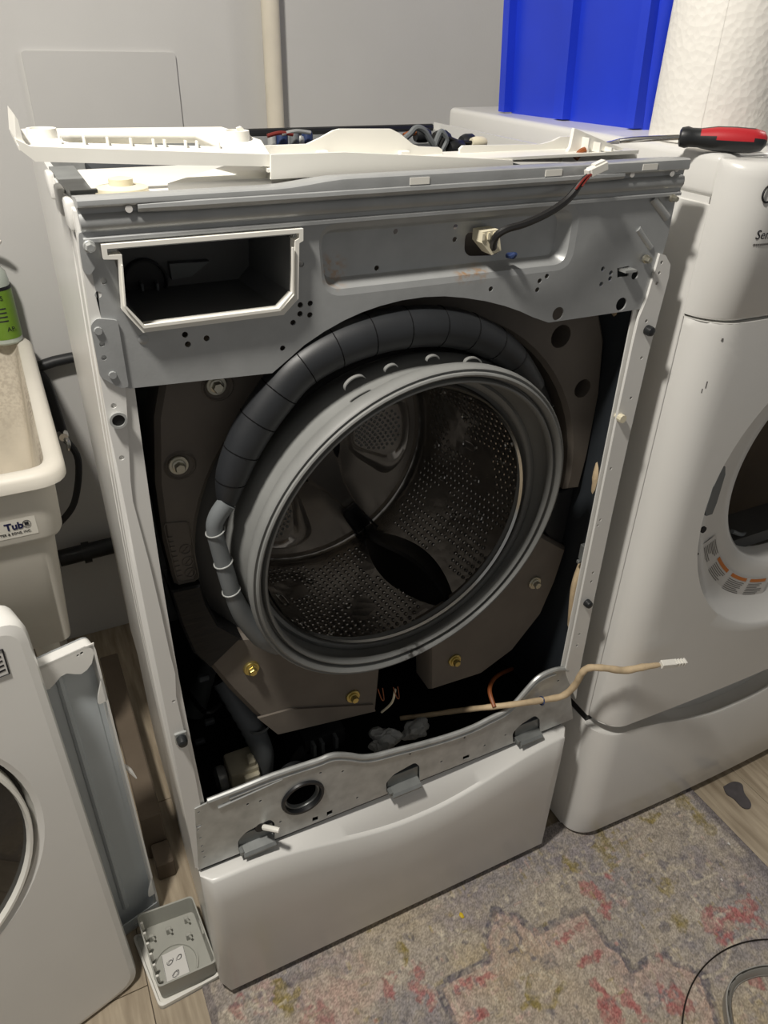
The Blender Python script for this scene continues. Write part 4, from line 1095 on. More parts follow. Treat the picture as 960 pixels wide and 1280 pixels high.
# top shelf of the bar with rounded outside edge
bm = B()
e1_ = [F(20,176,0.045), F(60,184,0.045), (F(338,195,0.045))]
def cpz(x): # height of the panel's upper face
    return CZ0+(CZ1-CZ0)*(x+0.03)/0.225
def cpf(u, v):
    f = cpz(u); bk = 1.3520-0.012*u
    return f+(bk-f)*min(1, (v-0.045)/0.085)
xl, xr = -0.031, 0.190
out = [(xl, 0.045), (xr, 0.045), (xr, 0.075), (0.168, 0.118), (0.158, 0.135), (0.20, 0.135), (0.20, 0.145), (xl+0.005, 0.150), (xl, 0.145)]
op = [(0.012, 0.066), (0.150, 0.066), (0.160, 0.075), (0.140, 0.128), (0.020, 0.132), (0.006, 0.118), (0.006, 0.074)]
ox = [(xl, 0.0462), (xr, 0.0462), (xr+0.006, 0.090), (xr-0.02, 0.138), (xl, 0.142)]
plate(bm, ox, [op], 0.0, 0.0035, lambda u, v, w: (u, v, cpf(u, v)-0.0045+w))
finish(bm, 'drawer_frame', 'white_plastic', cp, 30)
bm = B()
loft(bm, [[(a, b, cpf(a, b)-0.014) for a, b in op], [(a, b, cpf(a, b)-0.0008) for a, b in [(0.2*0+p[0], p[1]) for p in op]]], True)
bw = finish(bm, 'opening_rim', 'white_plastic', cp, 30)
md = bw.modifiers.new('thick', 'SOLIDIFY'); md.thickness = 0.0022
bm = B(); plate(bm, FL([(17,142),(21,148),(27,172),(35,183),(30,186),(19,174)], 0.06), [], 0.0475, 0.14); 
finish(bm, 'end_fin', 'white_plastic', cp, 30)
for px, py, r in ((53,170,0.0135),(296,176,0.0135)):
    p = at(px, py, 'y', 0.095); z = cpf(p.x, 0.095)-0.002
    bm = B(); lathe(bm, [(r, -0.006), (r*0.95, 0.008), (r*0.75, 0.008), (r*0.72, -0.001), (1e-5, -0.001)], (p.x, 0.095, z), 'z', 24); finish(bm, 'screw_boss', 'white_plastic', cp)
bm = B(); plate(bm, FL([(296,160),(301,158),(336,192),(330,196),(305,178)], 0.10), [], 0.098, 0.104); finish(bm, 'gusset', 'white_plastic', cp, 0)
for px in (77,107,136,165,193,207,233,247,274):
    p = at(px, 186, 'y', 0.062); z = cpz(p.x)
    bm = B(); box(bm, (p.x-0.001, 0.060, z-0.006), (p.x+0.001, 0.066, z+0.007), 0.0004, 1); finish(bm, 'peg', 'white_plastic', cp, 0)
# long face running to the right, and hump-backed inner wall
bm = B(); plate(bm, FL([(338,193),(430,190),(560,196),(640,200),(640,206),(338,224)], 0.040), [], 0.038, 0.042); finish(bm, 'long_face', 'white_plastic', cp, 0)
bm = B(); plate(bm, [(0.185, 0.040), (0.60, 0.040), (0.62, 0.10), (0.19, 0.10)], [], 1.3185, 1.3215, XY); finish(bm, 'panel_floor', 'white_plastic', cp, 0)
hump = [(328,193),(330,182),(383,180),(400,172),(416,163),(424,161),(488,161),(498,166),(515,180),(524,183),(548,184),(552,187),(552,202),(340,202)]
bm = B(); plate(bm, FL(hump, 0.085), [], 0.083, 0.087); finish(bm, 'hump_wall', 'white_plastic', cp, 0)
for px in (403, 505):
    p = at(px, 192, 'y', 0.079); bm = B(); box(bm, (p.x-0.006, 0.076, p.z-0.006), (p.x+0.006, 0.083, p.z+0.003), 0.001, 1); finish(bm, 'clip_tab', 'white_plastic', cp, 0)
rw = [(574,202),(574,186),(578,182),(676,180),(690,176),(700,171),(716,170),(720,202)]
bm = B(); plate(bm, FL(rw, 0.085), [], 0.083, 0.087); finish(bm, 'inner_wall', 'white_plastic', cp, 0)
pts = FL([(717,160),(740,170),(795,193),(795,202),(700,202),(712,184)], 0.06)
bm = B(); plate(bm, pts, [], 0.058, 0.063)
finish(bm, 'end_wall', 'white_plastic', cp, 0)
for px, py in ((730,176),(744,182),(758,188),(770,193)):
    p = at(px, py, 'y', 0.056); bm = B(); box(bm, (p.x-0.0012, 0.046, 1.3215), (p.x+0.0012, 0.058, p.z+0.004)); finish(bm, 'end_rib', 'white_plastic', cp, 0)
bm = B(); plate(bm, [(0.60, 0.045), (0.655, 0.045), (0.655, 0.062), (0.60, 0.10)], [], 1.3175, 1.3215, XY); finish(bm, 'end_floor', 'white_plastic', cp, 0)
p = at(725, 193, 'y', 0.05); bm = B(); tube(bm, [(p.x-0.006, 0.05, p.z-0.004), (p.x, 0.05, p.z+0.002), (p.x+0.006, 0.05, p.z+0.004)], 0.004, 8, 3); finish(bm, 'panel_wire', 'copper', cp)

# ================================================================== utility tub with soap
ZT = 0.865
ut = thing('utility_sink', 'stained white plastic utility sink tub in the corner against the wall', 'sink', (-0.30, 0.72, 0))
TX1, TY0, TY1, TX0 = -0.046, 0.385, 1.045, -0.62
def trect(ins, z, r=0.05): 
    return [(a, b, z) for a, b in rpoly([(TX0+ins, TY0+ins), (TX1-ins, TY0+ins), (TX1-ins, TY1-ins), (TX0+ins, TY1-ins)], max(0.008, r-ins*0.5), 6)]
bm = B()
loft(bm, [trect(0.006, ZT-0.028), trect(0.0, ZT-0.024), trect(0.0, ZT-0.008), trect(0.006, ZT), trect(0.022, ZT+0.001), trect(0.028, ZT-0.004)], True)
finish(bm, 'rim', 'tub_white', ut, 50)
bm = B()
loft(bm, [trect(0.028, ZT-0.004), trect(0.034, ZT-0.02), trect(0.06, 0.56), trect(0.08, 0.535)], True, False, True)
finish(bm, 'basin', 'tub_inside', ut, 50)
bm = B()
loft(bm, [trect(0.006, ZT-0.028), trect(0.020, ZT-0.030), trect(0.024, 0.742), trect(0.027, 0.735), trect(0.036, 0.728), trect(0.040, 0.715), trect(0.055, 0.50), trect(0.07, 0.488)], True, False, True)
tbody = finish(bm, 'tub_body', 'tub_white', ut, 50)
for x, y in ((TX0+0.10, TY0+0.10), (TX1-0.10, TY0+0.10), (TX0+0.10, TY1-0.10), (TX1-0.10, TY1-0.10)):
    bm = B(); tube(bm, [(x, y, 0.0), (x, y, 0.49)], [0.016, 0.022], 12, 1); finish(bm, 'leg', 'tub_white', ut)
bm = B(); tube(bm, [(-0.30, 0.75, 0.49), (-0.30, 0.75, 0.30), (-0.27, 0.80, 0.25), (-0.2, 0.92, 0.26), (-0.18, 0.96, 0.27)], 0.022, 12, 4); finish(bm, 'drain_trap', 'black_plastic', ut)
# printed sticker
yl = TY0+0.0225
def TL(px, py): return at(px, py, 'y', yl)
def slope_z(x): return 0
p0 = TL(-20, 668); p1 = TL(46, 655)
sz = lambda z: TY0+0.020+0.004*(0.835-z)/0.093-0.0008
bm = B(); zt_, zb_ = TL(20,642).z, TL(20,664).z
zt_, zb_ = 0.786, 0.752
q0, q1 = at(-40, 670, 'y', yl), at(45, 652, 'y', yl)
bm.faces.new([bm.verts.new(v) for v in ((q0.x, sz(zb_), zb_), (q1.x, sz(zb_), zb_), (q1.x, sz(zt_), zt_), (q0.x, sz(zt_), zt_))]); st = finish(bm, 'sticker', 'label_clear', ut, 0)
pT = at(5, 658, 'y', yl)
zc = 0.768
text('Tub', 0.0165, 'ink_navy', 'sticker_lettering', st, frame((pT.x, sz(zc)-0.0008, zc), (1, 0, 0), (0, 0, 1)), 0.0002, 0, 0.0006)
pT2 = at(26, 655, 'y', yl)
text("TER & SONS, INC.", 0.0058, 'ink', 'sticker_small_lettering', st, frame((at(-1, 668, 'y', yl).x, sz(0.757)-0.0008, 0.7585), (1, 0, 0), (0, 0, 1)), 0.0002)
cl_ = at(32, 650, 'y', yl)
bm = B(); tube(bm, [(cl_.x+0.0058*math.cos(2*PI*k/20), sz(zc)-0.0012, zc+0.0065+0.0058*math.sin(2*PI*k/20)) for k in range(21)], 0.0004, 5, 1, False)
box(bm, (cl_.x-0.003, sz(zc)-0.0014, zc+0.004), (cl_.x+0.003, sz(zc)-0.0008, zc+0.009)); finish(bm, 'sticker_emblem', 'ink', st, 0)
# soap bottle
sx, sy = -0.100, 1.0
sx = at(0, 420, 'z', ZT).x+0.011
sy = TY1-0.034
so = thing('soap_bottle', 'green labelled soap pump bottle on the sink rim against the wall', 'bottle', (sx, sy, ZT))
R_ = 0.033
bm = B(); lathe(bm, [(1e-5, 0.0), (R_-0.003, 0.0), (R_, 0.004), (R_, 0.012), (R_*0.985, 0.125), (R_*0.9, 0.143), (R_*0.62, 0.155), (0.014, 0.160), (0.014, 0.166), (1e-5, 0.167)], (sx, sy, ZT+0.0005), 'z', 40); finish(bm, 'bottle_body', 'soap_clear', so)
bm = B(); lathe(bm, [(R_+0.0006, 0.013), (R_*0.99+0.0006, 0.112)], (sx, sy, ZT), 'z', 40); lb_ = finish(bm, 'bottle_label', 'soap_green', so)
bm = B(); lathe(bm, [(R_*0.99+0.0009, 0.112), (R_*0.987+0.0009, 0.119)], (sx, sy, ZT), 'z', 40); finish(bm, 'label_band', 'ink', lb_)
bm = B(); lathe(bm, [(0.016, 0.160), (0.016, 0.178), (0.008, 0.181), (0.008, 0.205), (0.012, 0.206), (0.012, 0.214), (1e-5, 0.216)], (sx, sy, ZT), 'z', 20)
tube(bm, [(sx, sy, ZT+0.210), (sx+0.02, sy-0.012, ZT+0.210), (sx+0.034, sy-0.02, ZT+0.203)], [0.0065, 0.006, 0.004], 10, 3); finish(bm, 'pump_head', 'white_plastic', so)
def on_bottle(body, size, ang, z, sh):
    a = math.radians(ang)
    n = Vector((math.cos(a), math.sin(a), 0)); t = Vector((-n.y, n.x, 0))
    o = Vector((sx, sy, ZT+z))+n*(R_+0.0012)
    text(body, size, 'ink', 'label_lettering', lb_, frame(o, t, (0, 0, 1)), 0.0002)
on_bottle('S', 0.013, -78, 0.094, 0)
on_bottle('AP', 0.013, -78, 0.030, 0)
bm = B()
for k in range(4):
    z = ZT+0.05+k*0.0085
    lathe(bm, [(R_+0.0009, z-ZT), (R_+0.0009, z-ZT+0.003)], (sx, sy, ZT), 'z', 4, a0=math.radians(-100), a1=math.radians(-66))
finish(bm, 'label_small_print', 'dark_plastic', lb_)

# ================================================================== pipes on and by the wall
pp = at(341, 80, 'y', YW-0.024); 
bm = B(); cap_lathe(bm, [(0.0185, 0.0), (0.0185, 2.45)], (pp.x, YW-0.024, 0.0), 'z', 20); tag(finish(bm, 'water_pipe', 'cream_pipe'), 'cream vertical pipe running up the grey wall behind the washer', 'pipe')
bm = B(); l = [at(60, 690, 'y', 0.9), at(95, 690, 'y', 0.9), at(140, 687, 'y', 0.9)]
z0 = at(110, 690, 'y', 1.02).z
tube(bm, [(-0.10, 1.02, z0), (0.1, 1.02, z0+0.005), (0.5, 1.02, z0+0.005)], 0.022, 14, 1); 
tube(bm, [(-0.043, 1.02, z0), (-0.025, 1.02, z0)], 0.028, 14, 1)
tag(finish(bm, 'drain_pipe', 'black_plastic'), 'black horizontal drain pipe low on the wall behind the sink', 'pipe')
vx0 = at(80, 548, 'y', 1.0)
va = thing('shutoff_valve', 'small metal shutoff valve with pipe on the wall between sink and washer', 'valve', (vx0.x, 1.04, vx0.z))
bm = B(); tube(bm, [(vx0.x-0.03, 1.035, vx0.z+0.16), (vx0.x-0.012, 1.035, vx0.z+0.13), (vx0.x-0.004, 1.035, vx0.z+0.06), (vx0.x, 1.03, vx0.z)], 0.012, 12, 5); tube(bm, [(vx0.x-0.03, 1.035, vx0.z+0.16), (vx0.x+0.05, 1.035, vx0.z+0.175), (vx0.x+0.3, 1.035, vx0.z+0.175)], 0.012, 12, 4); finish(bm, 'valve_pipe', 'dark_plastic', va)
bm = B(); cap_lathe(bm, [(0.010, -0.015), (0.013, -0.005), (0.013, 0.012), (0.008, 0.02)], (vx0.x, 1.02, vx0.z), 'y', 12); tube(bm, [(vx0.x, 1.02, vx0.z), (vx0.x+0.006, 1.0, vx0.z-0.012), (vx0.x+0.004, 0.995, vx0.z-0.03)], [0.007, 0.006, 0.004], 10, 3); finish(bm, 'valve_body', 'chrome', va)
bm = B(); tube(bm, [(vx0.x, 1.03, vx0.z-0.01), (vx0.x+0.02, 1.0, vx0.z-0.06), (vx0.x-0.01, 0.98, vx0.z-0.16), (vx0.x-0.06, 0.99, vx0.z-0.22)], 0.008, 10, 6); finish(bm, 'supply_hose', 'dark_plastic', va)

# ================================================================== removed front cover leaning on the sink
fpn = thing('washer_front_cover', 'removed white washer front cover with round dark door leaning against the sink', 'front cover', (-0.40, 0.10, 0))
BRp = Vector((-0.137, 0.118, 0.0)); dx_ = Vector((-0.960, -0.28, 0)).normalized()
topv = (Vector((-0.150, 0.165, 0.80))-BRp).normalized()
nrm = topv.cross(dx_).normalized()
if nrm.y > 0: nrm = -nrm            # outward face towards the room
CW_, CH_ = 0.66, 0.815
def cpt(u, v, w): return BRp+dx_*u+topv*v+nrm*w
bm = B()
def crect(ins, w, r=0.035):
    return [cpt(a, b, w-0.0*a) for a, b in rpoly([(ins, ins), (CW_-ins, ins), (CW_-ins, CH_-ins), (ins, CH_-ins)], r, 6)]
# door hole
qh = [(0,942),(30,982),(52,1030),(50,1090),(30,1130),(0,1165)]
def ray_plane(px, py, w):
    d = Vector(BF+(px-480)/FPX*BR-(py-640)/FPX*BU); o = Vector(CAM); P0 = BRp+nrm*w
    t = (P0-o).dot(nrm)/d.dot(nrm); p = o+d*t-BRp
    return p.dot(dx_), p.dot(topv)
uv = [ray_plane(*q, 0.05) for q in qh]
A_ = np.array([[2*a, 2*b, 1] for a, b in uv]); B_ = np.array([a*a+b*b for a, b in uv]); s_ = np.linalg.lstsq(A_, B_, rcond=None)[0]
hu, hv = s_[0], s_[1]; hr_ = math.sqrt(s_[2]+hu*hu+hv*hv)
hu0 = hu-hr_   # right-hand rim kept where the photo shows it
hr_ = min(hr_, 0.262); hu = hu0+hr_
def face_uv(): return rpoly([(0.014, 0.014), (CW_-0.014, 0.014), (CW_-0.014, CH_-0.014), (0.014, CH_-0.014)], 0.03, 6)
fo_ = face_uv(); hole = circ(hu, hv, hr_, 64)
plate(bm, fo_, [hole], 0.0472, 0.050, cpt)
loft(bm, [[cpt(a, b, 0.0) for a, b in rpoly([(0, 0), (CW_, 0), (CW_, CH_), (0, CH_)], 0.035, 6)], [cpt(a, b, 0.038) for a, b in rpoly([(0, 0), (CW_, 0), (CW_, CH_), (0, CH_)], 0.035, 6)], [cpt(a, b, 0.047) for a, b in rpoly([(0.004, 0.004), (CW_-0.004, 0.004), (CW_-0.004, CH_-0.004), (0.004, CH_-0.004)], 0.033, 6)], [cpt(a, b, 0.050) for a, b in fo_]], True)
loft(bm, [[cpt(a, b, 0.050) for a, b in hole], [cpt(a, b, 0.046) for a, b in circ(hu, hv, hr_-0.008, 64)], [cpt(a, b, 0.02) for a, b in circ(hu, hv, hr_-0.012, 64)]], True)
cov = finish(bm, 'cover_sheet', 'white_enamel', fpn, 40)
bm = B(); plate(bm, circ(hu, hv, hr_-0.006, 64), [], 0.016, 0.022, cpt); finish(bm, 'door_surround', 'black_plastic', fpn)
bm = B()
def ringl(r, w): return [cpt(a, b, w) for a, b in circ(hu+0.004, hv-0.004, r, 72)]
loft(bm, [ringl(hr_-0.012, 0.02), ringl(hr_-0.012, 0.048), ringl(hr_-0.014, 0.053), ringl(hr_-0.018, 0.053), ringl(hr_-0.020, 0.045), ringl(hr_-0.020, 0.02)], True); dring = finish(bm, 'door_ring', 'white_plastic', fpn, 40)
bm = B(); loft(bm, [ringl(hr_-0.019, 0.044), ringl(hr_-0.06, 0.050), ringl(hr_*0.5, 0.056), ringl(0.001, 0.058)], True, True, True); finish(bm, 'door_glass', 'glass_black', dring, 60)
p_u, p_v = ray_plane(48, 975, 0.05)
bm = B(); box(bm, (-0.006, -0.009, 0), (0.006, 0.009, 0.012), 0.002, 1, frame(cpt(p_u, p_v, 0.044), dx_, topv)); finish(bm, 'door_catch', 'zinc_dark', fpn)
# metal hinge tab with two screws on the top edge
bm = B(); plate(bm, [(0.010, CH_-0.02), (0.10, CH_-0.02), (0.10, CH_+0.05), (0.018, CH_+0.050), (0.012, CH_+0.045), (0.010, CH_+0.022), (0.020, CH_+0.020), (0.020, CH_)], [], 0.004, 0.007, cpt); tabp = finish(bm, 'top_tab', 'zinc', fpn, 0)
for v in (0.040, 0.028):
    bm = B(); c = cpt(0.024, CH_+v, 0.007); Mx = frame(c, dx_, topv)
    cap_lathe(bm, [(0.0055, 0), (0.0055, -0.0018), (0.003, -0.003)], (0, 0, 0), 'y', 12)
    for q in bm.verts: q.co = Mx @ Vector((q.co.x, q.co.z, -q.co.y if nrm.dot(Mx.to_3x3() @ Vector((0, 0, 1))) > 0 else q.co.y))
    finish(bm, 'tab_screw', 'bolt_silver', tabp)
# bordered rating label
l0 = [ray_plane(*q, 0.051) for q in ((-20,818),(2,812),(11,842),(-10,850))]
bm = B(); plate(bm, l0, [], 0.0502, 0.0512, cpt); rl = finish(bm, 'rating_label', 'label_white', fpn, 0)
bm = B(); tube(bm, [cpt(a, b, 0.0514) for a, b in l0+l0[:1]], 0.0012, 5, 1, False)
for k in range(4):
    a, b = l0[1][0]*0.8+l0[0][0]*0.2, l0[1][1]-0.010-k*0.007; box(bm, (0, 0, 0), (0.02, 0.0025, 0.0004), 0, 1, frame(cpt(a+0.02, b, 0.0513), -dx_, topv))
finish(bm, 'label_print', 'ink', rl, 0)

# ================================================================== removed top lid standing between cover and washer
ld = thing('sheet_metal_panel', 'removed sheet metal washer lid standing on edge, grey inside with white rim', 'panel', (-0.25, 0.21, 0))
Lr = Vector((-0.070, 0.203, 0.0)); Ldx = Vector((-0.965, -0.262, 0)).normalized(); Lup = Vector((-0.002, 0.02, 0.675)).normalized()
Ln = Lup.cross(Ldx).normalized()
if Ln.y > 0: Ln = -Ln
def lpt(u, v, w): return Lr+Ldx*u+Lup*v+Ln*w
LW, LH = 0.56, 0.672
bm = B(); plate(bm, rpoly([(0, 0), (LW, 0), (LW, LH), (0, LH)], 0.012, 4), [], -0.004, 0.0, lpt); plate(bm, rpoly([(0.012, 0.03), (LW-0.01, 0.03), (LW-0.01, LH-0.02), (0.012, LH-0.02)], 0.02, 4), [], 0.0, 0.0015, lpt); sheet = finish(bm, 'lid_sheet', 'lid_grey', ld, 30)
bm = B(); 
ro1 = rpoly([(0, 0), (LW, 0), (LW, LH), (0, LH)], 0.012, 4); ri1 = rpoly([(0.0035, 0.0035), (LW-0.0035, 0.0035), (LW-0.0035, LH-0.0035), (0.0035, LH-0.0035)], 0.010, 4)
loft(bm, [[lpt(a, b, -0.004) for a, b in ro1], [lpt(a, b, 0.020) for a, b in ro1], [lpt(a, b, 0.020) for a, b in ri1], [lpt(a, b, 0.0) for a, b in ri1]], True)
finish(bm, 'lid_rim', 'white_enamel', ld, 40)
wav = [(0.0, LH), (LW, LH), (LW, LH-0.03)]+[(LW-0.01-t*(LW-0.02), LH-0.030-0.014*math.sin(t*34)**2*(1 if t > 0.0 else 0)) for t in np.linspace(0, 1, 60)]+[(0.004, LH-0.02)]
bm = B(); plate(bm, wav, [circ(0.020, LH-0.008, 0.0025, 8), circ(0.026, LH-0.009, 0.002, 8)], 0.018, 0.020, lpt); finish(bm, 'lid_flange', 'white_enamel', ld, 0)
for v0 in (LH-0.115, 0.06):
    bm = B(); plate(bm, rpoly([(0.0, v0), (0.016, v0), (0.013, v0+0.016), (0.0, v0+0.05)], 0.004, 3), [], 0.017, 0.020, lpt); finish(bm, 'rim_tab', 'white_enamel', ld, 0)
bm = B(); tube(bm, [lpt(0.055+0.02*0, v, 0.001) for v in np.linspace(0.05, LH-0.04, 8)], 0.006, 8, 1); finish(bm, 'pressed_rib', 'lid_grey', sheet)
bm = B(); plate(bm, [(0.0, 0.0), (0.15, 0.0), (0.15, 0.026), (0.0, 0.032)], [circ(0.05, 0.012, 0.003, 8), circ(0.025, 0.012, 0.003, 8)], 0.018, 0.020, lpt); finish(bm, 'lid_flange', 'lid_grey', ld, 0)
bm = B(); tube(bm, [lpt(-0.001, 0.40, 0.01), lpt(-0.008, 0.385, 0.012), lpt(-0.014, 0.365, 0.018)], [0.003, 0.004, 0.001], 6, 3); finish(bm, 'peeled_strip', 'label_white', ld)

# ================================================================== loose things in the gap and on the floor
def plank(name, lo, hi, rz, label, cat, mt):
    bm = B(); box(bm, lo, hi, 0.003, 1); o = finish(bm, name, mt); return tag(o, label, cat)
plank('foam_block', (-0.064, 0.30, 0.0), (-0.022, 0.80, 0.13), 0, 'long brown packing block lying in the dark gap beside the washer', 'packing', 'cardboard')
plank('foam_block', (-0.055, 0.245, 0.0), (-0.020, 0.298, 0.05), 0, 'short brown packing block at the end of the long one in the gap', 'packing', 'cardboard')
# grey dispenser box on its white faceplate
dd = thing('detergent_drawer', 'grey open plastic drawer box on white faceplate, on the floor by the pedestal', 'drawer box', (-0.055, 0.08, 0))
def fl(px, py, z): p = at(px, py, 'z', z); return (p.x, p.y)
pl4 = [fl(202,1258,0.012), fl(274,1215,0.012), fl(240,1150,0.012), fl(160,1150,0.012)]
pl4 = [fl(200,1262,0.006), fl(277,1220,0.006), fl(243,1150,0.006), fl(166,1172,0.006)]
bm = B(); plate(bm, rpoly(pl4, 0.010, 4), [], 0.0, 0.005, XY); 
o_, i_ = rpoly(pl4, 0.010, 4), None
cx_ = sum(p[0] for p in pl4)/4; cy_ = sum(p[1] for p in pl4)/4
i_ = [(cx_+(a-cx_)*0.93, cy_+(b-cy_)*0.95) for a, b in o_]
loft(bm, [[(a, b, 0.0) for a, b in o_], [(a, b, 0.012) for a, b in o_], [(a, b, 0.014) for a, b in i_], [(a, b, 0.006) for a, b in i_]], True)
finish(bm, 'faceplate', 'white_plastic', dd, 40)
BT_ = 0.056
tp = [fl(197,1235,BT_), fl(271,1202,BT_), fl(240,1119,BT_), fl(170,1144,BT_)]
btm = [(p[0]+(sum(q[0] for q in tp)/4-p[0])*0.05, p[1]+(sum(q[1] for q in tp)/4-p[1])*0.05) for p in tp]
bm = B()
to, bo = rpoly(tp, 0.008, 4), rpoly(btm, 0.008, 4)
tcx = sum(p[0] for p in tp)/4; tcy = sum(p[1] for p in tp)/4
ins = lambda l, f: [(tcx+(a-tcx)*f, tcy+(b-tcy)*f) for a, b in l]
loft(bm, [[(a, b, 0.008) for a, b in bo], [(a, b, BT_) for a, b in to], [(a, b, BT_) for a, b in ins(to, 0.955)], [(a, b, 0.016) for a, b in ins(bo, 0.95)]], True, True, True)
bxo = finish(bm, 'drawer_box', 'bin_grey', dd, 40)
ce = at(220, 1207, 'z', 0.017)
bm = B(); lathe(bm, [(0.040, -0.001), (0.040, 0.003), (0.037, 0.003), (0.036, 0.0), (1e-5, 0.0)], (ce.x, ce.y, 0.0167), 'z', 40); finish(bm, 'floor_ring', 'bin_grey', bxo)
bm = B(); cq = [(ce.x-0.022, ce.y-0.028), (ce.x+0.020, ce.y-0.026), (ce.x+0.020, ce.y+0.030), (ce.x-0.020, ce.y+0.028)]
plate(bm, cq, [], 0.0168, 0.0174, XY); cd = finish(bm, 'printed_card', 'label_white', bxo, 0)
bm = B()
for cx2, cy2 in ((-0.008, 0.010), (0.008, 0.012), (-0.004, -0.014)):
    for k in range(5):
        a0 = rng.random()*6.3; r0 = 0.003+0.004*rng.random()
        tube(bm, [(ce.x+cx2+r0*math.cos(a0+t), ce.y+cy2+0.8*r0*math.sin(a0+t*1.3), 0.0175) for t in np.linspace(0, 3.6, 9)], 0.00035, 4, 1)
tube(bm, [(ce.x-0.021, ce.y-0.027, 0.0175), (ce.x-0.0195, ce.y+0.027, 0.0175)], 0.0004, 4, 1); tube(bm, [(ce.x+0.0195, ce.y-0.025, 0.0175), (ce.x+0.0195, ce.y+0.029, 0.0175)], 0.0004, 4, 1)
finish(bm, 'card_drawing', 'ink', cd)
for px, py, s in ((211,1163,0.005),(236,1170,0.005),(233,1150,0.004),(190,1172,0.005)):
    p = at(px, py, 'z', 0.024); bm = B(); box(bm, (p.x-s, p.y-s*0.6, 0.0155), (p.x+s, p.y+s*0.6, 0.032), 0.001, 1); tube(bm, [(p.x, p.y, 0.030), (p.x+0.004, p.y-0.008, 0.026)], 0.002, 6, 1); finish(bm, 'drawer_clip', 'bin_grey', bxo)
for k in range(6):
    t = (k+0.6)/6.5; a = Vector(ins(tp, 0.95)[3]).lerp(Vector(ins(tp, 0.95)[0]), t)
    bm = B(); box(bm, (a.x-0.001, a.y-0.002, 0.030), (a.x+0.005, a.y+0.002, 0.053), 0.0008, 1); finish(bm, 'side_rib', 'white_plastic', bxo, 0)
a = Vector(ins(tp, 0.958)[2]).lerp(Vector(ins(tp, 0.958)[1]), 0.45); bm = B(); box(bm, (a.x-0.0025, a.y-0.014, 0.030), (a.x+0.0005, a.y+0.014, 0.050), 0.0005, 1); finish(bm, 'side_slot', 'bin_grey', bxo, 0)
# wire clamp ring and grey plastic ring lying on the rug
RUGZ = 0.008
wc = Vector((0.851, -0.576, RUGZ+0.004)); bm = B()
tube(bm, [(wc.x+0.234*math.cos(2*PI*k/96), wc.y+0.234*math.sin(2*PI*k/96), RUGZ+0.0018+0.001*math.sin(k*0.4)) for k in range(97)], 0.0013, 6, 1, False)
tag(finish(bm, 'wire_ring', 'steel_wire'), 'thin dark wire clamp ring lying on the patterned rug', 'wire ring')
bm = B()
g0 = [at(*q, 'z', RUGZ+0.02) for q in ((912,1290),(907,1255),(909,1235),(918,1220),(934,1211),(960,1206))]
pts = [(p.x, p.y) for p in g0]
gc = (pts[-1][0]+0.02, pts[-1][1]-0.11)
ringo = smooth2([pts[0], pts[1], pts[2], pts[3], pts[4], pts[5], (pts[5][0]+0.06, pts[5][1]-0.035), (pts[5][0]+0.085, pts[5][1]-0.09), (pts[5][0]+0.06, pts[5][1]-0.16), (pts[5][0], pts[5][1]-0.19), (pts[0][0]-0.02, pts[0][1]-0.05), pts[0]], 5)[:-1]
gcx = sum(p[0] for p in ringo)/len(ringo); gcy = sum(p[1] for p in ringo)/len(ringo)
sc = lambda f: [(gcx+(a-gcx)*f, gcy+(b-gcy)*f) for a, b in ringo]
def rl_(f, z): return [(a, b, RUGZ+z) for a, b in sc(f)]
loft(bm, [rl_(1.0, 0.0), rl_(1.0, 0.022), rl_(0.972, 0.022), rl_(0.965, 0.012), rl_(0.94, 0.012), rl_(0.93, 0.022), rl_(0.905, 0.020), rl_(0.86, 0.004), rl_(0.845, 0.004), rl_(0.845, 0.0)], True, False, False)
loft(bm, [rl_(0.845, 0.0), rl_(1.0, 0.0)], True)
gr = thing('plastic_ring', 'grey rounded plastic trim ring with slotted edge lying on the rug', 'plastic ring', (gcx, gcy, RUGZ)); finish(bm, 'ring_body', 'grey_ring', gr, 40)
r2 = [Vector((a, b, RUGZ+0.0135)) for a, b in sc(0.952)]
for k0 in range(0, len(r2)-3, 5):
    bm = B(); tube(bm, r2[k0:k0+4], 0.0028, 6, 1); finish(bm, 'edge_slot', 'grey_ring', gr, 0)
# flat dark scrap on the planks
q = [fl(*p, 0.0) for p in ((904,984),(916,978),(927,981),(930,992),(938,1004),(937,1011),(928,1010),(917,999),(908,993))]
bm = B(); plate(bm, smooth2(q+q[:1], 4)[:-1], [], 0.0, 0.003, XY); tag(finish(bm, 'fabric_scrap', 'scrap', smooth=30), 'flat dark grey fabric scrap on the wood floor beyond the rug', 'scrap')
for (px, py, nm, mt, s, lbl) in ((577,1145,'paper_bit','yellow_bit',0.006,'tiny yellow bit of paper lying on the rug'),(911,1055,'crumb','label_white',0.0035,'tiny white crumb on the border of the rug near the bare floor'),(902,1100,'crumb','label_white',0.003,'tiny white crumb on the rug away from its border')):
    p = at(px, py, 'z', RUGZ); bm = B(); bmesh.ops.create_icosphere(bm, subdivisions=2, radius=s)
    for v in bm.verts: v.co = Vector((p.x+v.co.x*0.7*(1+0.4*mnoise.noise(v.co*300)), p.y+v.co.y*(1+0.4*mnoise.noise(v.co*200)), RUGZ+s*0.35+v.co.z*0.4))
    tag(finish(bm, nm, mt, smooth=20), lbl, 'debris')

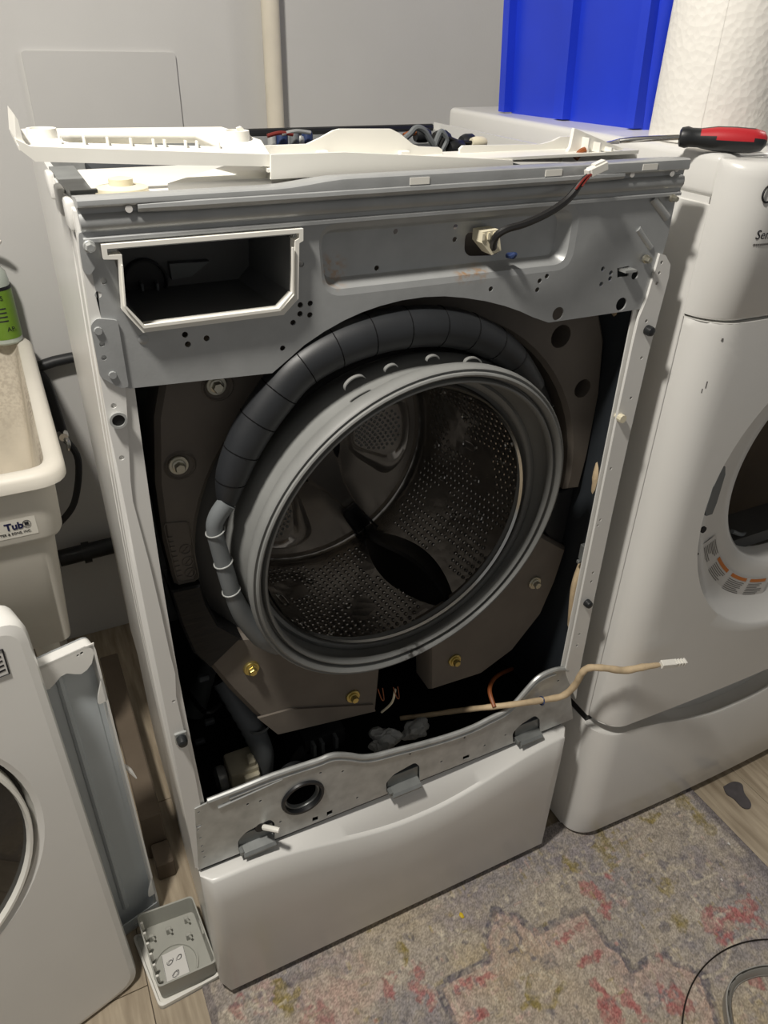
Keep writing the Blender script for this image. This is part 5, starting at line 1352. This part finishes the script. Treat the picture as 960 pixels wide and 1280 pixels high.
# ================================================================== rug
X0, X1, Y0r, Y1r = -0.030, 1.072, -0.66, 0.012
step = 0.0023
nx_, ny_ = int((X1-X0)/step)+1, int((Y1r-Y0r)/step)+1
gx, gy = np.meshgrid(np.linspace(X0, X1, nx_), np.linspace(Y0r, Y1r, ny_))
rs = np.random.RandomState(5)
def vnoise(cell, oct=3, seed=0):
    r = np.random.RandomState(seed); out = np.zeros_like(gx); amp = 1.0; tot = 0
    for o in range(oct):
        c = cell/(2**o); nxx = int((X1-X0)/c)+3; nyy = int((Y1r-Y0r)/c)+3
        g_ = r.rand(nyy, nxx); fx = (gx-X0)/c; fy = (gy-Y0r)/c
        ix, iy = fx.astype(int), fy.astype(int); tx, ty = fx-ix, fy-iy
        tx = tx*tx*(3-2*tx); ty = ty*ty*(3-2*ty)
        out += amp*((g_[iy, ix]*(1-tx)+g_[iy, ix+1]*tx)*(1-ty)+(g_[iy+1, ix]*(1-tx)+g_[iy+1, ix+1]*tx)*ty); tot += amp; amp *= 0.6
    return out/tot
def L(c): return np.array(lin(c)[:3])
base = np.zeros(gx.shape+(3,))+L((170, 160, 147))
def mixin(mask, col):
    global base
    mk = np.clip(mask, 0, 1)[..., None]; base = base*(1-mk)+L(col)*mk
n1, n2, n3, n4 = vnoise(0.16, 3, 1), vnoise(0.03, 3, 2), vnoise(0.008, 2, 3), vnoise(0.06, 3, 4)
mixin((n1-0.50)*5, (146, 140, 138)); mixin((0.44-n1)*5, (174, 160, 136)); mixin((n4-0.56)*4*0.6, (138, 130, 136))
wx = gx+(n2-0.5)*0.012; wy = gy+(n4-0.5)*0.012
def P(l): return [fl(a, b, RUGZ) for a, b in l]
def segd(pts, closed=False):
    d = np.full(gx.shape, 9.0)
    pr = list(zip(pts, pts[1:]+pts[:1])) if closed else list(zip(pts, pts[1:]))
    for (ax, ay), (bx, by) in pr:
        vx, vy = bx-ax, by-ay; l2 = vx*vx+vy*vy+1e-12
        t = np.clip(((wx-ax)*vx+(wy-ay)*vy)/l2, 0, 1)
        d = np.minimum(d, np.hypot(wx-ax-t*vx, wy-ay-t*vy))
    return d
def inside(pts):
    r = np.zeros(gx.shape, bool); n = len(pts)
    for i in range(n):
        (ax, ay), (bx, by) = pts[i], pts[(i+1) % n]
        c = ((ay > wy) != (by > wy)) & (wx < (bx-ax)*(wy-ay)/(by-ay+1e-12)+ax); r ^= c
    return r
def stroke(px, wd, col, a=0.85, closed=False, world=False):
    pts = px if world else P(px)
    mixin(np.clip((wd-segd(pts, closed))/0.002+0.5, 0, 1)*a*np.clip(0.35+(n2-0.32)*3.2, 0, 1), col)
def blob(px, py, rad, col, a=0.8, stretch=1.0, world=False):
    x, y = (px, py) if world else fl(px, py, RUGZ)
    d = np.hypot(gx-x, (gy-y)*stretch)/rad+(n2-0.5)*2.2+(n3-0.5)*1.2
    mixin(np.clip((1-d)*3, 0, 1)*a, col)
NAVY, PINK, RED, MUST, CREAM, GREY = (98, 95, 102), (182, 154, 144), (168, 104, 102), (142, 128, 78), (192, 182, 164), (122, 117, 119)
z9 = lambda l: [(x/2+480, y/2+900) for x, y in l]
med = z9([(175,760),(135,665),(265,600),(250,545),(275,470),(330,490),(385,530),(505,475),(560,560),(600,585),(620,625),(700,580),(720,605),(800,635),(835,760)])
mp = P(med)+[(0.80, -0.70), (0.30, -0.70)]
ins_ = inside(mp); dm = segd(P(med))
mixin(ins_*np.clip(1-dm/0.07, 0, 1)*0.75, PINK); mixin(ins_*np.clip((dm-0.05)/0.06, 0, 1)*0.45, (178, 160, 138))
stroke(med, 0.0065, NAVY, 0.9)
inn = z9([(200,760),(165,675),(290,612),(275,550),(290,500)]); stroke(inn, 0.003, CREAM, 0.6)
for l in ([(640,300),(660,340),(700,345),(720,380),(760,370)], [(760,220),(775,270),(765,310),(830,285)], [(380,420),(430,415),(435,470),(385,480),(380,420)], [(660,340),(690,380),(745,365),(775,410),(830,380)], [(480,340),(520,385),(560,380),(620,330)], [(180,520),(240,540),(170,560),(130,530)], [(560,300),(610,280),(640,250),(720,225),(760,240)], [(40,600),(90,640),(130,660)], [(770,440),(800,480),(760,510),(700,500)], [(340,640),(380,620),(430,650),(400,690),(350,680),(340,640)], [(800,640),(850,620),(870,560),(930,520)]):
    stroke(z9(l), 0.003, CREAM, 0.8)
for (x, y) in ((640,330),(655,325),(700,360),(720,345),(745,345),(760,380),(785,385),(650,400),(840,360),(880,415),(850,430),(810,430),(310,430),(390,460),(200,555),(60,545),(700,515),(570,560),(600,560),(300,555),(330,570),(330,520),(420,730),(690,690),(660,690),(720,660),(905,350)):
    blob(*z9([(x, y)])[0], 0.0095, GREY, 0.8)
stroke(z9([(300,560),(300,530),(325,525),(345,545),(340,570),(315,580)]), 0.0035, NAVY, 0.8); stroke(z9([(300,505),(315,530)]), 0.004, NAVY, 0.8)
stroke(z9([(640,385),(665,380),(670,405),(655,415)]), 0.004, NAVY, 0.7)
for (x, y, r) in ((560,390,0.012),(535,440,0.016),(500,425,0.012),(550,480,0.011),(690,590,0.008),(840,520,0.026),(870,480,0.018),(905,500,0.022),(940,510,0.020),(850,555,0.014),(920,470,0.014),(10,665,0.018),(85,635,0.014),(90,680,0.016),(120,700,0.014),(560,700,0.016),(570,740,0.018),(610,700,0.014),(700,680,0.018),(735,690,0.016),(730,720,0.012),(540,670,0.011),(930,655,0.012),(650,750,0.012),(630,720,0.01)):
    blob(*z9([(x, y)])[0], r, RED, 0.75, 0.75)
for k in range(7): blob(*z9([(180+k*16, 670-(k % 2)*10-k*4)])[0], 0.008, RED, 0.7); blob(*z9([(435+k*12, 560-k*9)])[0], 0.007, RED, 0.7); blob(*z9([(540-k*8, 580+k*5)])[0], 0.007, RED, 0.7)
for k in range(5): blob(*z9([(195+k*14, 750-k*5)])[0], 0.008, RED, 0.7)
for l in ([(345,715),(365,700),(390,715),(420,710),(435,680),(450,660)], [(365,640),(355,680),(365,700)], [(640,245),(670,255),(690,235)], [(455,350),(465,375),(490,380)], [(700,400),(715,425)], [(725,490),(740,510),(755,500)], [(40,560),(60,575)], [(760,205),(780,225),(800,255)], [(60,580),(50,610)]):
    stroke(z9(l), 0.005, MUST, 0.9)
for (x, y, r) in ((460,360,0.016),(735,505,0.014),(670,245,0.014),(50,570,0.016),(705,415,0.014),(380,712,0.010),(755,210,0.018),(790,245,0.016),(560,320,0.035)):
    blob(*z9([(x, y)])[0], r, MUST, 0.7)
mixin(np.clip(1-np.hypot(gx-fl(420,1245,0)[0], (gy-fl(420,1245,0)[1])*1.3)/0.10+(n2-0.5)*1.5, 0, 1)*0.75, PINK)
blob(400, 1270, 0.03, RED, 0.5); blob(330, 1250, 0.03, PINK, 0.7); blob(300, 1262, 0.02, RED, 0.6); blob(355, 1246, 0.014, MUST, 0.9, 0.6); stroke([(345,1248),(352,1256),(366,1248),(372,1236)], 0.006, MUST, 0.9); stroke([(310,1250),(325,1262),(340,1258)], 0.004, CREAM, 0.7); stroke([(400,1215),(440,1222),(470,1215),(500,1228)], 0.003, CREAM, 0.7); stroke([(270,1262),(330,1240),(400,1215)], 0.005, NAVY, 0.5)
for k in range(60): blob(X0+rs.rand()*(X1-X0), Y0r+rs.rand()*(Y1r-Y0r), 0.006+0.008*rs.rand(), [GREY, CREAM, GREY, MUST, PINK, CREAM][k % 6], 0.5, 1, True)
# many small woven dashes, squares and steps
def dash(x, y, w_, h_, col, a):
    i0, i1 = int((x-X0)/step), int((x+w_-X0)/step)+1; j0, j1 = int((y-Y0r)/step), int((y+h_-Y0r)/step)+1
    i0, j0 = max(i0, 0), max(j0, 0)
    if i1 <= i0 or j1 <= j0: return
    mk = a*np.clip((n3[j0:j1, i0:i1]-0.28)*3, 0, 1)[..., None]
    base[j0:j1, i0:i1] = base[j0:j1, i0:i1]*(1-mk)+L(col)*mk
for k in range(2600):
    x = X0+rs.rand()*(X1-X0-0.03); y = Y0r+rs.rand()*(Y1r-Y0r-0.03)
    c = [CREAM, GREY, CREAM, NAVY, GREY, (176, 164, 142), CREAM, PINK, MUST, GREY][k % 10]
    if rs.rand() < 0.5: dash(x, y, 0.004+0.016*rs.rand(), 0.0025+0.002*rs.rand(), c, 0.35+0.3*rs.rand())
    else: dash(x, y, 0.0025+0.002*rs.rand(), 0.004+0.014*rs.rand(), c, 0.35+0.3*rs.rand())
for k in range(90):   # little framed squares and crosses
    x = X0+0.03+rs.rand()*(X1-X0-0.1); y = Y0r+rs.rand()*(Y1r-Y0r-0.05); q = 0.010+0.012*rs.rand(); c = [GREY, CREAM, NAVY][k % 3]
    for a_, b_2, w2, h2 in ((0, 0, q, 0.003), (0, q, q, 0.003), (0, 0, 0.003, q), (q, 0, 0.003, q+0.003)): dash(x+a_, y+b_2, w2, h2, c, 0.6)
    dash(x+q*0.4, y+q*0.4, q*0.3, q*0.3, [MUST, GREY, RED][k % 3], 0.5)
n5, n6 = vnoise(0.012, 3, 11), vnoise(0.005, 1, 12)
worn = np.clip((n5-0.48)*5, 0, 1)*0.42+np.clip((n6-0.5)*3, 0, 1)*0.22
mixin(worn, (166, 156, 142))
# border bands
ed = np.minimum(np.minimum(gx-X0, X1-gx), Y1r+0.03-gy)
mixin(np.clip((0.016-ed-(n2-0.5)*0.012)/0.004, 0, 1)*0.7, (104, 98, 100)); mixin(np.clip(1-np.abs(ed-0.030)/0.006, 0, 1)*0.45*np.clip(n2*2-0.3, 0, 1), CREAM); mixin(np.clip(1-np.abs(ed-0.085)/0.004, 0, 1)*0.45*np.clip(n2*2-0.3, 0, 1), GREY)
mixin(np.clip((0.06-ed)/0.02, 0, 1)*np.clip((n4-0.5)*5, 0, 1)*0.6, GREY)
# worn weave: fine light and dark yarns
base *= (0.78+0.46*n3)[..., None]
base *= (0.66+0.68*rs.rand(*gx.shape))[..., None]
base = np.clip(base, 0, 1)
verts = np.stack([gx, gy, RUGZ-0.0004+0.0006*rs.rand(*gx.shape)+0*gx], -1).reshape(-1, 3)
idx = np.arange(nx_*ny_).reshape(ny_, nx_)
quads = np.stack([idx[:-1, :-1], idx[:-1, 1:], idx[1:, 1:], idx[1:, :-1]], -1).reshape(-1, 4)
nv = len(verts)
rim = list(idx[0, :])+list(idx[1:, -1])+list(idx[-1, -2::-1])+list(idx[-2:0:-1, 0])
low = [(verts[i][0], verts[i][1], 0.0002) for i in rim]
allv = np.vstack([verts, np.array(low)])
side = [(rim[i], rim[i-1], nv+(i-1) % len(rim), nv+i) for i in range(len(rim))]
me = bpy.data.meshes.new('rug')
allq = np.vstack([quads, np.array(side)])
me.vertices.add(len(allv)); me.vertices.foreach_set('co', allv.ravel())
me.loops.add(allq.size); me.loops.foreach_set('vertex_index', allq.ravel().astype(np.int32))
me.polygons.add(len(allq)); me.polygons.foreach_set('loop_start', np.arange(0, allq.size, 4, dtype=np.int32)); me.polygons.foreach_set('loop_total', np.full(len(allq), 4, dtype=np.int32))
me.update(calc_edges=True)
ca = me.color_attributes.new('pattern', 'FLOAT_COLOR', 'POINT')
cols = np.ones((len(allv), 4)); cols[:nv, :3] = base.reshape(-1, 3); cols[nv:, :3] = L((90, 84, 80))
ca.data.foreach_set('color', cols.ravel())
M = bpy.data.materials.new('rug_pile'); M.use_nodes = True; nt = M.node_tree; bs = nt.nodes['Principled BSDF']; bs.inputs['Roughness'].default_value = 0.95; bs.inputs['Specular IOR Level'].default_value = 0.1
an = nt.nodes.new('ShaderNodeVertexColor'); an.layer_name = 'pattern'; nt.links.new(an.outputs[0], bs.inputs['Base Color'])
me.materials.append(M)
rug = bpy.data.objects.new('rug', me); C.objects.link(rug)
tag(rug, 'worn grey and pink patterned rug in front of the machines', 'rug')

# washer parts rest on its base plate
def _rest(o):
    if o.type == 'MESH':
        for v in o.data.vertices:
            if v.co.z < 0.357: v.co.z = 0.357
    for c in o.children: _rest(c)
_rest(wm)
